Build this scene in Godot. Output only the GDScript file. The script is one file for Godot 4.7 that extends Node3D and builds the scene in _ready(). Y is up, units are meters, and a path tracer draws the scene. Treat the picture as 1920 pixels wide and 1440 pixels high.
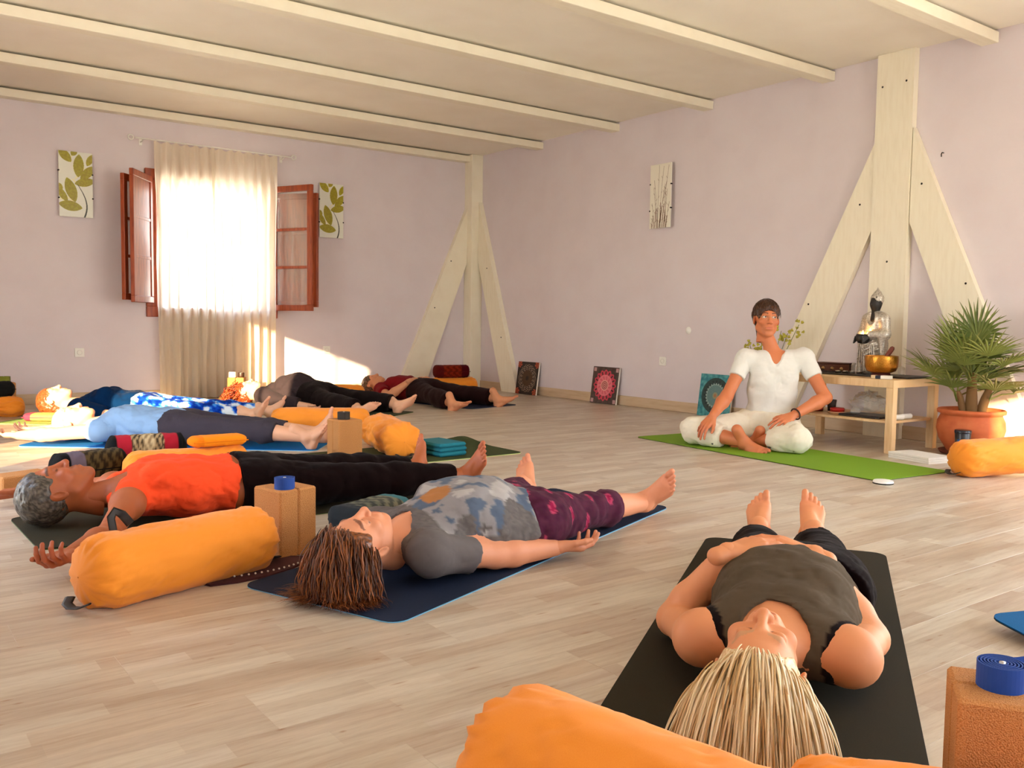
extends Node3D
# A yoga room in the evening: people resting on mats in a half circle, a teacher in white, low sun through side doors.

func _ready() -> void:
	var cam := Camera3D.new()
	cam.name = "camera"
	add_child(cam)
	cam.position = Vector3(0, 0.8, 0)
	cam.rotation = Vector3(-0.069402, -0.640609, 0.014111)
	cam.fov = 46.46
	cam.near = 0.05
	cam.current = true
	var env := Environment.new()
	env.background_mode = Environment.BG_SKY
	var sky := Sky.new()
	var sm := ProceduralSkyMaterial.new()
	sm.sky_top_color = Color(0.74, 0.84, 0.98)
	sm.sky_horizon_color = Color(0.98, 0.97, 0.9)
	sm.ground_bottom_color = Color(0.58, 0.57, 0.52)
	sm.ground_horizon_color = Color(0.88, 0.86, 0.78)
	sm.ground_energy_multiplier = 1.5
	sm.sky_curve = 0.2
	sm.sun_angle_max = 0.0
	sky.sky_material = sm
	env.sky = sky
	env.background_energy_multiplier = 10.0
	env.tonemap_mode = Environment.TONE_MAPPER_LINEAR
	env.tonemap_exposure = 1.3
	env.sdfgi_enabled = true
	env.ssao_enabled = true
	env.ssil_enabled = true
	var we := WorldEnvironment.new()
	we.name = "environment"
	we.environment = env
	add_child(we)
	# the low evening sun, from the left behind the side doors
	var sun := DirectionalLight3D.new()
	sun.name = "sun"
	sun.light_color = Color(1.0, 0.87, 0.68)
	sun.light_energy = 7.0
	sun.light_angular_distance = 0.6
	sun.shadow_enabled = true
	add_child(sun)
	sun.look_at_from_position(Vector3.ZERO, Vector3(1, -0.356, -1))
	make_materials()
	build_room()
	build_posts()
	build_wall_things()
	build_props()
	build_people()
# ---------------------------------------------------------------- mesh data
class MD:
	var v := PackedVector3Array()
	var n := PackedVector3Array()
	var c := PackedColorArray()
	var uv := PackedVector2Array()
	var ix := PackedInt32Array()
	func vert(p: Vector3, nn: Vector3, col := Color.WHITE, t := Vector2.ZERO) -> int:
		v.append(p); n.append(nn); c.append(col); uv.append(t)
		return v.size() - 1
	func tri(a: int, b: int, d: int) -> void:
		# Godot's front faces run clockwise
		var g := (v[b] - v[a]).cross(v[d] - v[a])
		if g.dot(n[a] + n[b] + n[d]) > 0.0:
			ix.append(a); ix.append(d); ix.append(b)
		else:
			ix.append(a); ix.append(b); ix.append(d)
	func quad(a: int, b: int, d: int, e: int) -> void:
		tri(a, b, d); tri(a, d, e)
	func face(ps: Array, col := Color.WHITE, uvs := []) -> void:
		var nn: Vector3 = -(ps[1] - ps[0]).cross(ps[2] - ps[0]).normalized()
		var f := v.size()
		for i in ps.size():
			vert(ps[i], nn, col, uvs[i] if uvs.size() > i else Vector2.ZERO)
		for i in range(1, ps.size() - 1):
			ix.append(f); ix.append(f + i); ix.append(f + i + 1)
	func facing(ps: Array, out: Vector3, col := Color.WHITE, uvs := []) -> void:
		var g: Vector3 = (ps[1] - ps[0]).cross(ps[2] - ps[0])
		if g.dot(out) > 0.0:
			ps.reverse()
			if uvs.size() > 0: uvs.reverse()
		face(ps, col, uvs)
	func box(at: Vector3, size: Vector3, bev := 0.0, bas := Basis.IDENTITY, col := Color.WHITE) -> void:
		var s := size * 0.5
		var b := minf(bev, minf(s.x, minf(s.y, s.z)) * 0.9)
		for ax in 3:
			for sg in [-1.0, 1.0]:
				var u := (ax + 1) % 3
				var w := (ax + 2) % 3
				var ps := []
				var uvs := []
				for k in [[-1, -1], [1, -1], [1, 1], [-1, 1]]:
					var p := Vector3.ZERO
					p[ax] = sg * s[ax]
					p[u] = k[0] * (s[u] - b)
					p[w] = k[1] * (s[w] - b)
					ps.append(at + bas * p)
					uvs.append(Vector2(k[0] * 0.5 + 0.5, k[1] * 0.5 + 0.5))
				var out := Vector3.ZERO
				out[ax] = sg
				facing(ps, bas * out, col, uvs)
		if b <= 0.0: return
		for ax in 3:
			var u := (ax + 1) % 3
			var w := (ax + 2) % 3
			for su in [-1.0, 1.0]:
				for sw in [-1.0, 1.0]:
					var ps := []
					for k in [[-1, 0], [1, 0], [1, 1], [-1, 1]]:
						var p := Vector3.ZERO
						p[ax] = k[0] * (s[ax] - b)
						p[u] = su * (s[u] - (b if k[1] == 1 else 0.0))
						p[w] = sw * (s[w] - (0.0 if k[1] == 1 else b))
						ps.append(at + bas * p)
					var out := Vector3.ZERO
					out[u] = su
					out[w] = sw
					facing(ps, bas * out, col)
		for sx in [-1.0, 1.0]:
			for sy in [-1.0, 1.0]:
				for sz in [-1.0, 1.0]:
					var q := Vector3(sx * (s.x - b), sy * (s.y - b), sz * (s.z - b))
					facing([at + bas * (q + Vector3(sx * b, 0, 0)), at + bas * (q + Vector3(0, sy * b, 0)), at + bas * (q + Vector3(0, 0, sz * b))], bas * Vector3(sx, sy, sz), col)
	# open or closed surface through a grid of points, smooth
	func surf(ps: Array, nu: int, nv: int, wrap_u := false, flip := false, cols := PackedColorArray()) -> void:
		var f := v.size()
		var nn := PackedVector3Array()
		nn.resize(nu * nv)
		for j in nv:
			for i in nu:
				var a: Vector3 = ps[j * nu + ((i + 1) % nu if wrap_u else mini(i + 1, nu - 1))]
				var b: Vector3 = ps[j * nu + ((i + nu - 1) % nu if wrap_u else maxi(i - 1, 0))]
				var d: Vector3 = ps[mini(j + 1, nv - 1) * nu + i]
				var e: Vector3 = ps[maxi(j - 1, 0) * nu + i]
				var g := (a - b).cross(d - e)
				if g.length_squared() < 1e-18:
					# a pole: look one row inwards
					var jj := 1 if j == 0 else nv - 2
					g = (ps[jj * nu + (i + 1) % nu] - ps[jj * nu + (i + nu - 1) % nu]).cross(ps[mini(j + 1, nv - 1) * nu + i] - ps[maxi(j - 1, 0) * nu + i])
				nn[j * nu + i] = g.normalized() * (-1.0 if flip else 1.0)
		for j in nv:
			for i in nu:
				vert(ps[j * nu + i], nn[j * nu + i], cols[j * nu + i] if cols.size() > 0 else Color.WHITE, Vector2(float(i) / maxi(nu - 1, 1), float(j) / maxi(nv - 1, 1)))
		for j in nv - 1:
			for i in (nu if wrap_u else nu - 1):
				var i2 := (i + 1) % nu
				quad(f + j * nu + i, f + j * nu + i2, f + (j + 1) * nu + i2, f + (j + 1) * nu + i)
	# profile of (radius, height) turned about the y axis at a place
	func lathe(prof: Array, seg := 24, at := Vector3.ZERO, bas := Basis.IDENTITY, col := Color.WHITE) -> void:
		var f := v.size()
		var m := prof.size()
		for j in m:
			var a: Vector2 = prof[maxi(j - 1, 0)]
			var b: Vector2 = prof[mini(j + 1, m - 1)]
			var t := (b - a).normalized()
			for i in seg:
				var an := TAU * i / seg
				var r: Vector2 = prof[j]
				vert(at + bas * Vector3(cos(an) * r.x, r.y, sin(an) * r.x), bas * Vector3(cos(an) * t.y, -t.x, sin(an) * t.y).normalized(), col)
		for j in m - 1:
			for i in seg:
				var i2 := (i + 1) % seg
				quad(f + j * seg + i, f + j * seg + i2, f + (j + 1) * seg + i2, f + (j + 1) * seg + i)
	func tube(path: Array, radii: Array, seg := 6, col := Color.WHITE, caps := true, flat := 1.0, flat_dir := Vector3.UP) -> void:
		var f := v.size()
		var m := path.size()
		var side := Vector3.ZERO
		for j in m:
			var t: Vector3 = (path[mini(j + 1, m - 1)] - path[maxi(j - 1, 0)]).normalized()
			if t == Vector3.ZERO: t = Vector3.UP
			if side == Vector3.ZERO:
				side = t.cross(flat_dir)
				if side.length() < 0.01: side = t.cross(Vector3.RIGHT)
				if side.length() < 0.01: side = t.cross(Vector3.FORWARD)
			side = (side - t * side.dot(t)).normalized()
			var up := t.cross(side)
			var r: float = radii[mini(j, radii.size() - 1)]
			for i in seg:
				var an := TAU * i / seg
				var o := side * cos(an) + up * sin(an) * flat
				vert(path[j] + o * r, (side * cos(an) * flat + up * sin(an)).normalized(), col)
		for j in m - 1:
			for i in seg:
				var i2 := (i + 1) % seg
				quad(f + j * seg + i, f + j * seg + i2, f + (j + 1) * seg + i2, f + (j + 1) * seg + i)
		if caps:
			for e in [0, m - 1]:
				var ps := []
				for i in seg: ps.append(v[f + e * seg + i])
				facing(ps, path[e] - path[1 if e == 0 else m - 2], col)
	func prism(poly: Array, h0: float, h1: float, col := Color.WHITE, xf := Transform3D.IDENTITY) -> void:
		# polygon in x, z raised along y
		var top := []
		var bot := []
		for p in poly:
			top.append(xf * Vector3(p.x, h1, p.y))
			bot.append(xf * Vector3(p.x, h0, p.y))
		var pv := PackedVector2Array(poly)
		var tr := Geometry2D.triangulate_polygon(pv)
		for k in range(0, tr.size(), 3):
			facing([top[tr[k]], top[tr[k + 1]], top[tr[k + 2]]], xf.basis.y, col)
			facing([bot[tr[k]], bot[tr[k + 1]], bot[tr[k + 2]]], -xf.basis.y, col)
		var cc := Vector3.ZERO
		for i in top.size(): cc += top[i] / top.size()
		var cw := Geometry2D.is_polygon_clockwise(pv)
		for i in top.size():
			var k := (i + 1) % top.size()
			var e: Vector2 = poly[k] - poly[i]
			var o := Vector3(-e.y, 0, e.x) if cw else Vector3(e.y, 0, -e.x)
			facing([bot[i], bot[k], top[k], top[i]], xf.basis * o, col)
	func mesh() -> ArrayMesh:
		var a := []
		a.resize(Mesh.ARRAY_MAX)
		a[Mesh.ARRAY_VERTEX] = v
		a[Mesh.ARRAY_NORMAL] = n
		a[Mesh.ARRAY_COLOR] = c
		a[Mesh.ARRAY_TEX_UV] = uv
		a[Mesh.ARRAY_INDEX] = ix
		var m := ArrayMesh.new()
		m.add_surface_from_arrays(Mesh.PRIMITIVE_TRIANGLES, a)
		return m

# ---------------------------------------------------------------- distance fields, meshed as surface nets
class Sdf:
	var o: Vector3
	var h: float
	var nx: int
	var ny: int
	var nz: int
	var d := PackedFloat32Array()
	func _init(lo: Vector3, hi: Vector3, cell: float) -> void:
		o = lo - Vector3.ONE * cell * 2.0
		h = cell
		nx = int(ceil((hi.x - o.x) / h)) + 3
		ny = int(ceil((hi.y - o.y) / h)) + 3
		nz = int(ceil((hi.z - o.z) / h)) + 3
		d.resize(nx * ny * nz)
		d.fill(1.0)
	func rng(lo: Vector3, hi: Vector3) -> Array:
		return [clampi(int((lo.x - o.x) / h), 0, nx), clampi(int((hi.x - o.x) / h) + 2, 0, nx), clampi(int((lo.y - o.y) / h), 0, ny), clampi(int((hi.y - o.y) / h) + 2, 0, ny), clampi(int((lo.z - o.z) / h), 0, nz), clampi(int((hi.z - o.z) / h) + 2, 0, nz)]
	func cap(a: Vector3, b: Vector3, ra: float, rb: float, k := 0.02, w := Vector3.ZERO, f := 1.0, carve := false) -> void:
		var m := maxf(ra, rb) * maxf(f, 1.0) + k + h * 2.0
		var r := rng(a.min(b) - Vector3.ONE * m, a.max(b) + Vector3.ONE * m)
		var ab := b - a
		var l2 := maxf(ab.length_squared(), 1e-9)
		var ww := w * (1.0 - 1.0 / f)
		var flat := f != 1.0
		var dr := rb - ra
		for z in range(r[4], r[5]):
			for y in range(r[2], r[3]):
				var i: int = (z * ny + y) * nx + r[0]
				var q := Vector3(o.x + r[0] * h, o.y + y * h, o.z + z * h) - a
				for x in range(r[0], r[1]):
					var t := clampf(q.dot(ab) / l2, 0.0, 1.0)
					var e := q - ab * t
					if flat: e -= ww * e.dot(w)
					var s := e.length() - ra - dr * t
					var cur := d[i]
					if carve:
						s = -s
						var g := k - absf(cur - s)
						d[i] = maxf(cur, s) + (g * g * 0.25 / k if g > 0.0 else 0.0)
					elif s < cur + k:
						var g := k - absf(cur - s)
						d[i] = minf(cur, s) - (g * g * 0.25 / k if g > 0.0 else 0.0)
					i += 1
					q.x += h
	func ell(c: Vector3, rr: Vector3, bas := Basis.IDENTITY, k := 0.02, carve := false) -> void:
		var m := maxf(rr.x, maxf(rr.y, rr.z)) + k + h * 2.0
		var r := rng(c - Vector3.ONE * m, c + Vector3.ONE * m)
		var inv := bas.transposed()
		var i2 := Vector3.ONE / (rr * rr)
		for z in range(r[4], r[5]):
			for y in range(r[2], r[3]):
				var i: int = (z * ny + y) * nx + r[0]
				var q0 := Vector3(o.x + r[0] * h, o.y + y * h, o.z + z * h) - c
				for x in range(r[0], r[1]):
					var q := inv * q0
					var k0 := (q / rr).length()
					var s := k0 * (k0 - 1.0) / maxf((q * i2).length(), 1e-6)
					var cur := d[i]
					if carve:
						s = -s
						var g := k - absf(cur - s)
						d[i] = maxf(cur, s) + (g * g * 0.25 / k if g > 0.0 else 0.0)
					elif s < cur + k:
						var g := k - absf(cur - s)
						d[i] = minf(cur, s) - (g * g * 0.25 / k if g > 0.0 else 0.0)
					i += 1
					q0.x += h
	# keep what lies behind the plane n.p = c
	func cut(nn: Vector3, c: float) -> void:
		var i := 0
		for z in nz:
			for y in ny:
				var s := nn.dot(o + Vector3(0, y * h, z * h)) - c
				var st := nn.x * h
				for x in nx:
					if s > d[i]: d[i] = s
					s += st
					i += 1
	func wrinkle(noise: FastNoiseLite, amp: float, sc := Vector3.ONE) -> void:
		var i := 0
		var lim := h * 2.5 + amp
		for z in nz:
			for y in ny:
				for x in nx:
					if absf(d[i]) < lim:
						d[i] += amp * noise.get_noise_3d((o.x + x * h) * sc.x, (o.y + y * h) * sc.y, (o.z + z * h) * sc.z)
					i += 1
	func mesh(out: MD, xf := Transform3D.IDENTITY, col = null, flat_col := Color.WHITE) -> void:
		var idx := PackedInt32Array()
		idx.resize(nx * ny * nz)
		idx.fill(-1)
		var sy := nx
		var sz := nx * ny
		var lim := h * 1.9
		var has: bool = col != null
		var off := [0, 1, sy, sy + 1, sz, sz + 1, sz + sy, sz + sy + 1]
		var cells := PackedInt32Array()
		for z in nz - 1:
			for y in ny - 1:
				var i := z * sz + y * sy
				for x in nx - 1:
					var a := d[i]
					if absf(a) < lim:
						var b := d[i + 1]
						var c := d[i + sy]
						var e := d[i + sy + 1]
						var f := d[i + sz]
						var g := d[i + sz + 1]
						var k := d[i + sz + sy]
						var l := d[i + sz + sy + 1]
						var lo := minf(minf(minf(a, b), minf(c, e)), minf(minf(f, g), minf(k, l)))
						var hi := maxf(maxf(maxf(a, b), maxf(c, e)), maxf(maxf(f, g), maxf(k, l)))
						if lo < 0.0 and hi >= 0.0:
							var s := Vector3.ZERO
							var n := 0
							# the twelve edges
							if (a < 0.0) != (b < 0.0): s += Vector3(a / (a - b), 0, 0); n += 1
							if (c < 0.0) != (e < 0.0): s += Vector3(c / (c - e), 1, 0); n += 1
							if (f < 0.0) != (g < 0.0): s += Vector3(f / (f - g), 0, 1); n += 1
							if (k < 0.0) != (l < 0.0): s += Vector3(k / (k - l), 1, 1); n += 1
							if (a < 0.0) != (c < 0.0): s += Vector3(0, a / (a - c), 0); n += 1
							if (b < 0.0) != (e < 0.0): s += Vector3(1, b / (b - e), 0); n += 1
							if (f < 0.0) != (k < 0.0): s += Vector3(0, f / (f - k), 1); n += 1
							if (g < 0.0) != (l < 0.0): s += Vector3(1, g / (g - l), 1); n += 1
							if (a < 0.0) != (f < 0.0): s += Vector3(0, 0, a / (a - f)); n += 1
							if (b < 0.0) != (g < 0.0): s += Vector3(1, 0, b / (b - g)); n += 1
							if (c < 0.0) != (k < 0.0): s += Vector3(0, 1, c / (c - k)); n += 1
							if (e < 0.0) != (l < 0.0): s += Vector3(1, 1, e / (e - l)); n += 1
							s /= n
							var p := o + (Vector3(x, y, z) + s) * h
							var gr := Vector3((b - a) + (e - c) + (g - f) + (l - k), (c - a) + (e - b) + (k - f) + (l - g), (f - a) + (g - b) + (k - c) + (l - e)).normalized()
							idx[i] = out.vert(xf * p, (xf.basis * gr).normalized(), col.call(p, gr) if has else flat_col)
							cells.append(i)
					i += 1
		var tx := out.ix
		for i in cells:
			var neg := d[i] < 0.0
			var me := idx[i]
			for ax in 3:
				var e: int = [1, sy, sz][ax]
				if neg != (d[i + e] < 0.0):
					var u: int = [sy, sz, 1][ax]
					var w: int = [sz, 1, sy][ax]
					var q0 := idx[i - u]
					var q1 := idx[i - u - w]
					var q2 := idx[i - w]
					if q0 >= 0 and q1 >= 0 and q2 >= 0:
						if neg: tx.append_array(PackedInt32Array([me, q2, q1, me, q1, q0]))
						else: tx.append_array(PackedInt32Array([me, q0, q1, me, q1, q2]))
		out.ix = tx

# ---------------------------------------------------------------- naming and materials
var used := {}
func numbered(called: String) -> String:
	var k: int = used.get(called, 0)
	used[called] = k + 1
	return called if k == 0 else "%s_%03d" % [called, k]
func sub_name(parent: Node, called: String) -> String:
	var k := 0
	var nm := called
	while parent.has_node(NodePath(nm)):
		k += 1
		nm = "%s_%03d" % [called, k]
	return nm
func thing(called: String, label: String, category: String, at := Vector3.ZERO, turn := 0.0, group := "") -> Node3D:
	var o := Node3D.new()
	o.name = numbered(called)
	add_child(o)
	o.position = at
	o.rotation.y = turn
	tag(o, label, category, group)
	return o
func tag(o: Node, label: String, category: String, group := "") -> void:
	o.set_meta("label", label)
	o.set_meta("category", category)
	if group != "": o.set_meta("group", group)
func part(md, called: String, m: Material, parent: Node) -> MeshInstance3D:
	var o := MeshInstance3D.new()
	o.name = sub_name(parent, called) if parent != self else numbered(called)
	o.mesh = md.mesh() if md is MD else md
	o.material_override = m
	parent.add_child(o)
	return o
func single(md, called: String, m: Material, label: String, category: String, at := Vector3.ZERO, group := "") -> MeshInstance3D:
	var o := part(md, called, m, self)
	o.position = at
	tag(o, label, category, group)
	return o
func struct(md, called: String, m: Material) -> MeshInstance3D:
	var o := part(md, called, m, self)
	o.set_meta("kind", "structure")
	return o
func lin(r: float, g: float, b: float) -> Color:
	return Color(r / 255.0, g / 255.0, b / 255.0).srgb_to_linear()
func mat(r: float, g: float, b: float, rough := 0.7, metal := 0.0) -> StandardMaterial3D:
	var m := StandardMaterial3D.new()
	m.albedo_color = Color(r / 255.0, g / 255.0, b / 255.0)
	m.roughness = rough
	m.metallic = metal
	return m
func vmat(rough := 0.7, sheen := 0.0) -> StandardMaterial3D:
	var m := StandardMaterial3D.new()
	m.vertex_color_use_as_albedo = true
	m.roughness = rough
	if sheen > 0.0:
		m.rim_enabled = true
		m.rim = sheen
		m.rim_tint = 0.6
	return m
func noise(sd: int, freq: float, oct := 3) -> FastNoiseLite:
	var f := FastNoiseLite.new()
	f.seed = sd
	f.noise_type = FastNoiseLite.TYPE_SIMPLEX_SMOOTH
	f.frequency = freq
	f.fractal_octaves = oct
	return f
# a mottled colour texture: noise between colours
func mottle(m: StandardMaterial3D, sd: int, freq: float, cols: Array, scale: Vector3, oct := 4, relief := 0.0, size := 256) -> void:
	var im := noise(sd, freq, oct).get_seamless_image(size, size)
	var out := Image.create(size, size, false, Image.FORMAT_RGB8)
	var g := Gradient.new()
	var of := PackedFloat32Array()
	var cs := PackedColorArray()
	for k in cols.size():
		of.append(float(k) / maxi(cols.size() - 1, 1))
		cs.append(cols[k])
	g.offsets = of
	g.colors = cs
	for y in size:
		for x in size:
			out.set_pixel(x, y, g.sample(im.get_pixel(x, y).r))
	m.albedo_color = Color.WHITE
	m.albedo_texture = ImageTexture.create_from_image(out)
	m.uv1_triplanar = true
	m.uv1_scale = scale
	if relief > 0.0:
		m.heightmap_enabled = true
		m.heightmap_scale = relief
		m.heightmap_texture = ImageTexture.create_from_image(im)
func c8(r: int, g: int, b: int) -> Color:
	return Color8(r, g, b)
# ---------------------------------------------------------------- people
var skin_mat: StandardMaterial3D
var cloth_mat: StandardMaterial3D
var hair_mat: StandardMaterial3D

# head in its own axes: x to the person's left, y to the crown, z out of the face
func head_into(out: MD, xf: Transform3D, opt: Dictionary) -> void:
	var cell: float = opt.get("head_cell", 0.0035)
	var male: bool = opt.get("male", false)
	var s := Sdf.new(Vector3(-0.1, -0.15, -0.125), Vector3(0.1, 0.135, 0.135), cell)
	s.ell(Vector3(0, 0.035, -0.014), Vector3(0.076, 0.09, 0.097), Basis.IDENTITY, 0.02)
	s.ell(Vector3(0, -0.035, 0.03), Vector3(0.06, 0.088, 0.06), Basis.IDENTITY, 0.03)
	var jw := 0.052 if male else 0.046
	for q in [-1.0, 1.0]:
		s.cap(Vector3(q * jw, -0.062, 0.005), Vector3(q * 0.014, -0.108, 0.066), 0.02, 0.016, 0.025)
		s.ell(Vector3(q * 0.043, -0.026, 0.063), Vector3(0.022, 0.018, 0.02), Basis.IDENTITY, 0.022)
	s.ell(Vector3(0, -0.107, 0.066), Vector3(0.02, 0.017, 0.018), Basis.IDENTITY, 0.02)
	s.cap(Vector3(-0.033, 0.024, 0.078), Vector3(0.033, 0.024, 0.078), 0.011 if male else 0.008, 0.011 if male else 0.008, 0.02)
	s.cap(Vector3(0, -0.06, -0.02), Vector3(0, -0.15, -0.045), 0.05, 0.05, 0.03)
	# eye hollows, lids, nose, mouth
	for q in [-1.0, 1.0]:
		s.ell(Vector3(q * 0.032, 0.004, 0.101), Vector3(0.019, 0.012, 0.018), Basis.IDENTITY, 0.012, true)
		s.ell(Vector3(q * 0.032, 0.003, 0.075), Vector3(0.0155, 0.011, 0.0125), Basis.IDENTITY, 0.004)
	s.cap(Vector3(0, 0.02, 0.084), Vector3(0, -0.028, 0.106), 0.0075, 0.0105, 0.012)
	s.ell(Vector3(0, -0.034, 0.107), Vector3(0.0125, 0.011, 0.0115), Basis.IDENTITY, 0.008)
	for q in [-1.0, 1.0]:
		s.ell(Vector3(q * 0.0125, -0.036, 0.097), Vector3(0.0085, 0.0085, 0.011), Basis.IDENTITY, 0.006)
		s.ell(Vector3(q * 0.007, -0.044, 0.103), Vector3(0.0035, 0.004, 0.006), Basis.IDENTITY, 0.003, true)
	s.ell(Vector3(0, -0.072, 0.083), Vector3(0.03, 0.018, 0.014), Basis.IDENTITY, 0.015)
	s.cap(Vector3(-0.02, -0.067, 0.0905), Vector3(0.02, -0.067, 0.0905), 0.005, 0.005, 0.006)
	s.cap(Vector3(-0.017, -0.078, 0.09), Vector3(0.017, -0.078, 0.09), 0.006, 0.006, 0.006)
	s.cap(Vector3(-0.022, -0.0722, 0.0975), Vector3(0.022, -0.0722, 0.0975), 0.0022, 0.0022, 0.003, Vector3.ZERO, 1.0, true)
	# ears
	for q in [-1.0, 1.0]:
		var eb := Basis(Vector3.UP, q * 0.35) * Basis(Vector3.RIGHT, -0.2)
		s.ell(Vector3(q * 0.079, -0.008, -0.012), Vector3(0.0085, 0.032, 0.019), eb, 0.006)
		s.ell(Vector3(q * 0.088, -0.006, -0.006), Vector3(0.006, 0.018, 0.009), eb, 0.005, true)
	var base: Color = opt.skin
	var lip: Color = opt.get("lip", base.lerp(lin(170, 70, 60), 0.45))
	var brow: Color = opt.get("brow", lin(90, 60, 40))
	var pink := base.lerp(lin(215, 110, 85), 0.3)
	var open_eyes: bool = opt.get("eyes", false)
	var stub: float = opt.get("stubble", 0.0)
	var nz := noise(5, 60.0, 2)
	var col := func(p: Vector3, g: Vector3) -> Color:
		var c := base
		var ax := absf(p.x)
		c = c.lerp(pink, 0.7 * clampf(1.0 - Vector2(ax - 0.045, p.y + 0.03).length() / 0.03, 0.0, 1.0) * float(p.z > 0.03))
		c = c.lerp(pink, 0.5 * clampf(1.0 - p.distance_to(Vector3(0, -0.033, 0.11)) / 0.022, 0.0, 1.0))
		if p.z > 0.06:
			var m := Vector2(ax / 0.026, (p.y + 0.0722) / 0.0115).length()
			if m < 1.0 and p.z > 0.083: c = c.lerp(lip, clampf((1.0 - m) * 4.0, 0.0, 1.0))
			if stub > 0.0 and p.y < -0.045: c = c.lerp(lin(110, 90, 75), stub * (0.7 + 0.5 * nz.get_noise_3dv(p)))
			var by := 0.026 + 0.006 * sin(clampf((ax - 0.012) / 0.04, 0.0, 1.0) * 2.6)
			if ax > 0.012 and ax < 0.053 and absf(p.y - by) < 0.0046: c = c.lerp(brow, 0.85)
			var er := Vector2((ax - 0.032) / 0.0145, (p.y - 0.003) / 0.0062)
			if open_eyes:
				if er.length() < 1.0 and p.z > 0.07:
					c = lin(215, 205, 195)
					if Vector2(p.x - opt.get("gaze", 0.0) - signf(p.x) * 0.032, p.y - 0.004).length() < 0.0056: c = lin(50, 38, 30)
				elif er.length() < 1.35 and p.y > 0.004 and p.z > 0.07: c = c.lerp(brow, 0.7)
			elif absf(er.x) < 1.05 and absf(p.y + 0.0035 - 0.003 * er.x * er.x) < 0.0023 and p.z > 0.066:
				c = c.lerp(lin(60, 38, 28), 0.75)
		return c
	s.mesh(out, xf, col)

# hand: origin at the wrist, x along the fingers, y out of the back of the hand, z to the thumb when m = 1
func hand_into(out: MD, xf: Transform3D, m: float, col: Color, curl := [0.35, 0.45, 0.3], spread := 0.06, sc := 1.0, thumb := 0.5, cell := 0.0034) -> void:
	var lo := Vector3(-0.075, -0.11, -0.1)
	var hi := Vector3(0.21, 0.06, 0.1)
	var s := Sdf.new(lo, hi, cell)
	s.cap(Vector3(-0.035, 0, 0), Vector3(0.012, 0, 0), 0.024, 0.023, 0.015, Vector3(0, 0, 1), 1.18)
	var kn := [Vector3(0.092, 0.002, 0.029), Vector3(0.096, 0.004, 0.009), Vector3(0.091, 0.002, -0.012), Vector3(0.082, -0.002, -0.031)]
	var ln := [[0.042, 0.026, 0.02], [0.046, 0.03, 0.021], [0.043, 0.028, 0.021], [0.034, 0.021, 0.018]]
	var rd := [0.0095, 0.0098, 0.0092, 0.0082]
	for i in 4:
		var k: Vector3 = kn[i]
		k.z *= m
		s.cap(Vector3(0.008, -0.002, k.z * 0.5), k, 0.0135, 0.0115, 0.012)
		s.cap(Vector3(0.03, -0.008, k.z * 0.75), k + Vector3(-0.014, -0.008, 0), 0.012, 0.0105, 0.014)
		var an := 0.0
		var p := k
		var sp: float = (1.4 - i) * spread * m
		for j in 3:
			an += curl[j] * (1.0 + 0.12 * i)
			var dir := Vector3(cos(an) * cos(sp), -sin(an), cos(an) * sin(sp)).normalized()
			var q: Vector3 = p + dir * ln[i][j]
			var ra: float = rd[i] * (1.0 - 0.1 * j)
			s.cap(p, q, ra, ra * 0.9, 0.004)
			p = q
	# thumb leaves the side of the palm near its base
	var tp := Vector3(0.022, -0.008, 0.024 * m)
	var td := Vector3(0.74, -0.28 * thumb, (0.62 - thumb * 0.2) * m).normalized()
	s.cap(Vector3(0.01, -0.006, 0.012 * m), tp + td * 0.035, 0.016, 0.013, 0.014)
	var t2 := tp + td * 0.04
	var d2 := (td + Vector3(0.35, -0.15 * thumb, -0.1 * m)).normalized()
	s.cap(t2, t2 + d2 * 0.033, 0.0115, 0.0105, 0.005)
	var t3 := t2 + d2 * 0.033
	var d3 := (d2 + Vector3(0.2, -0.2 * thumb, -0.2 * m)).normalized()
	s.cap(t3, t3 + d3 * 0.024, 0.0105, 0.0085, 0.004)
	var knuckle := col.lerp(lin(205, 110, 85), 0.18)
	var f := func(p: Vector3, g: Vector3) -> Color:
		return col.lerp(knuckle, clampf((p.x - 0.05) / 0.06, 0.0, 1.0))
	s.mesh(out, xf.scaled_local(Vector3.ONE * sc), f)

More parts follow.
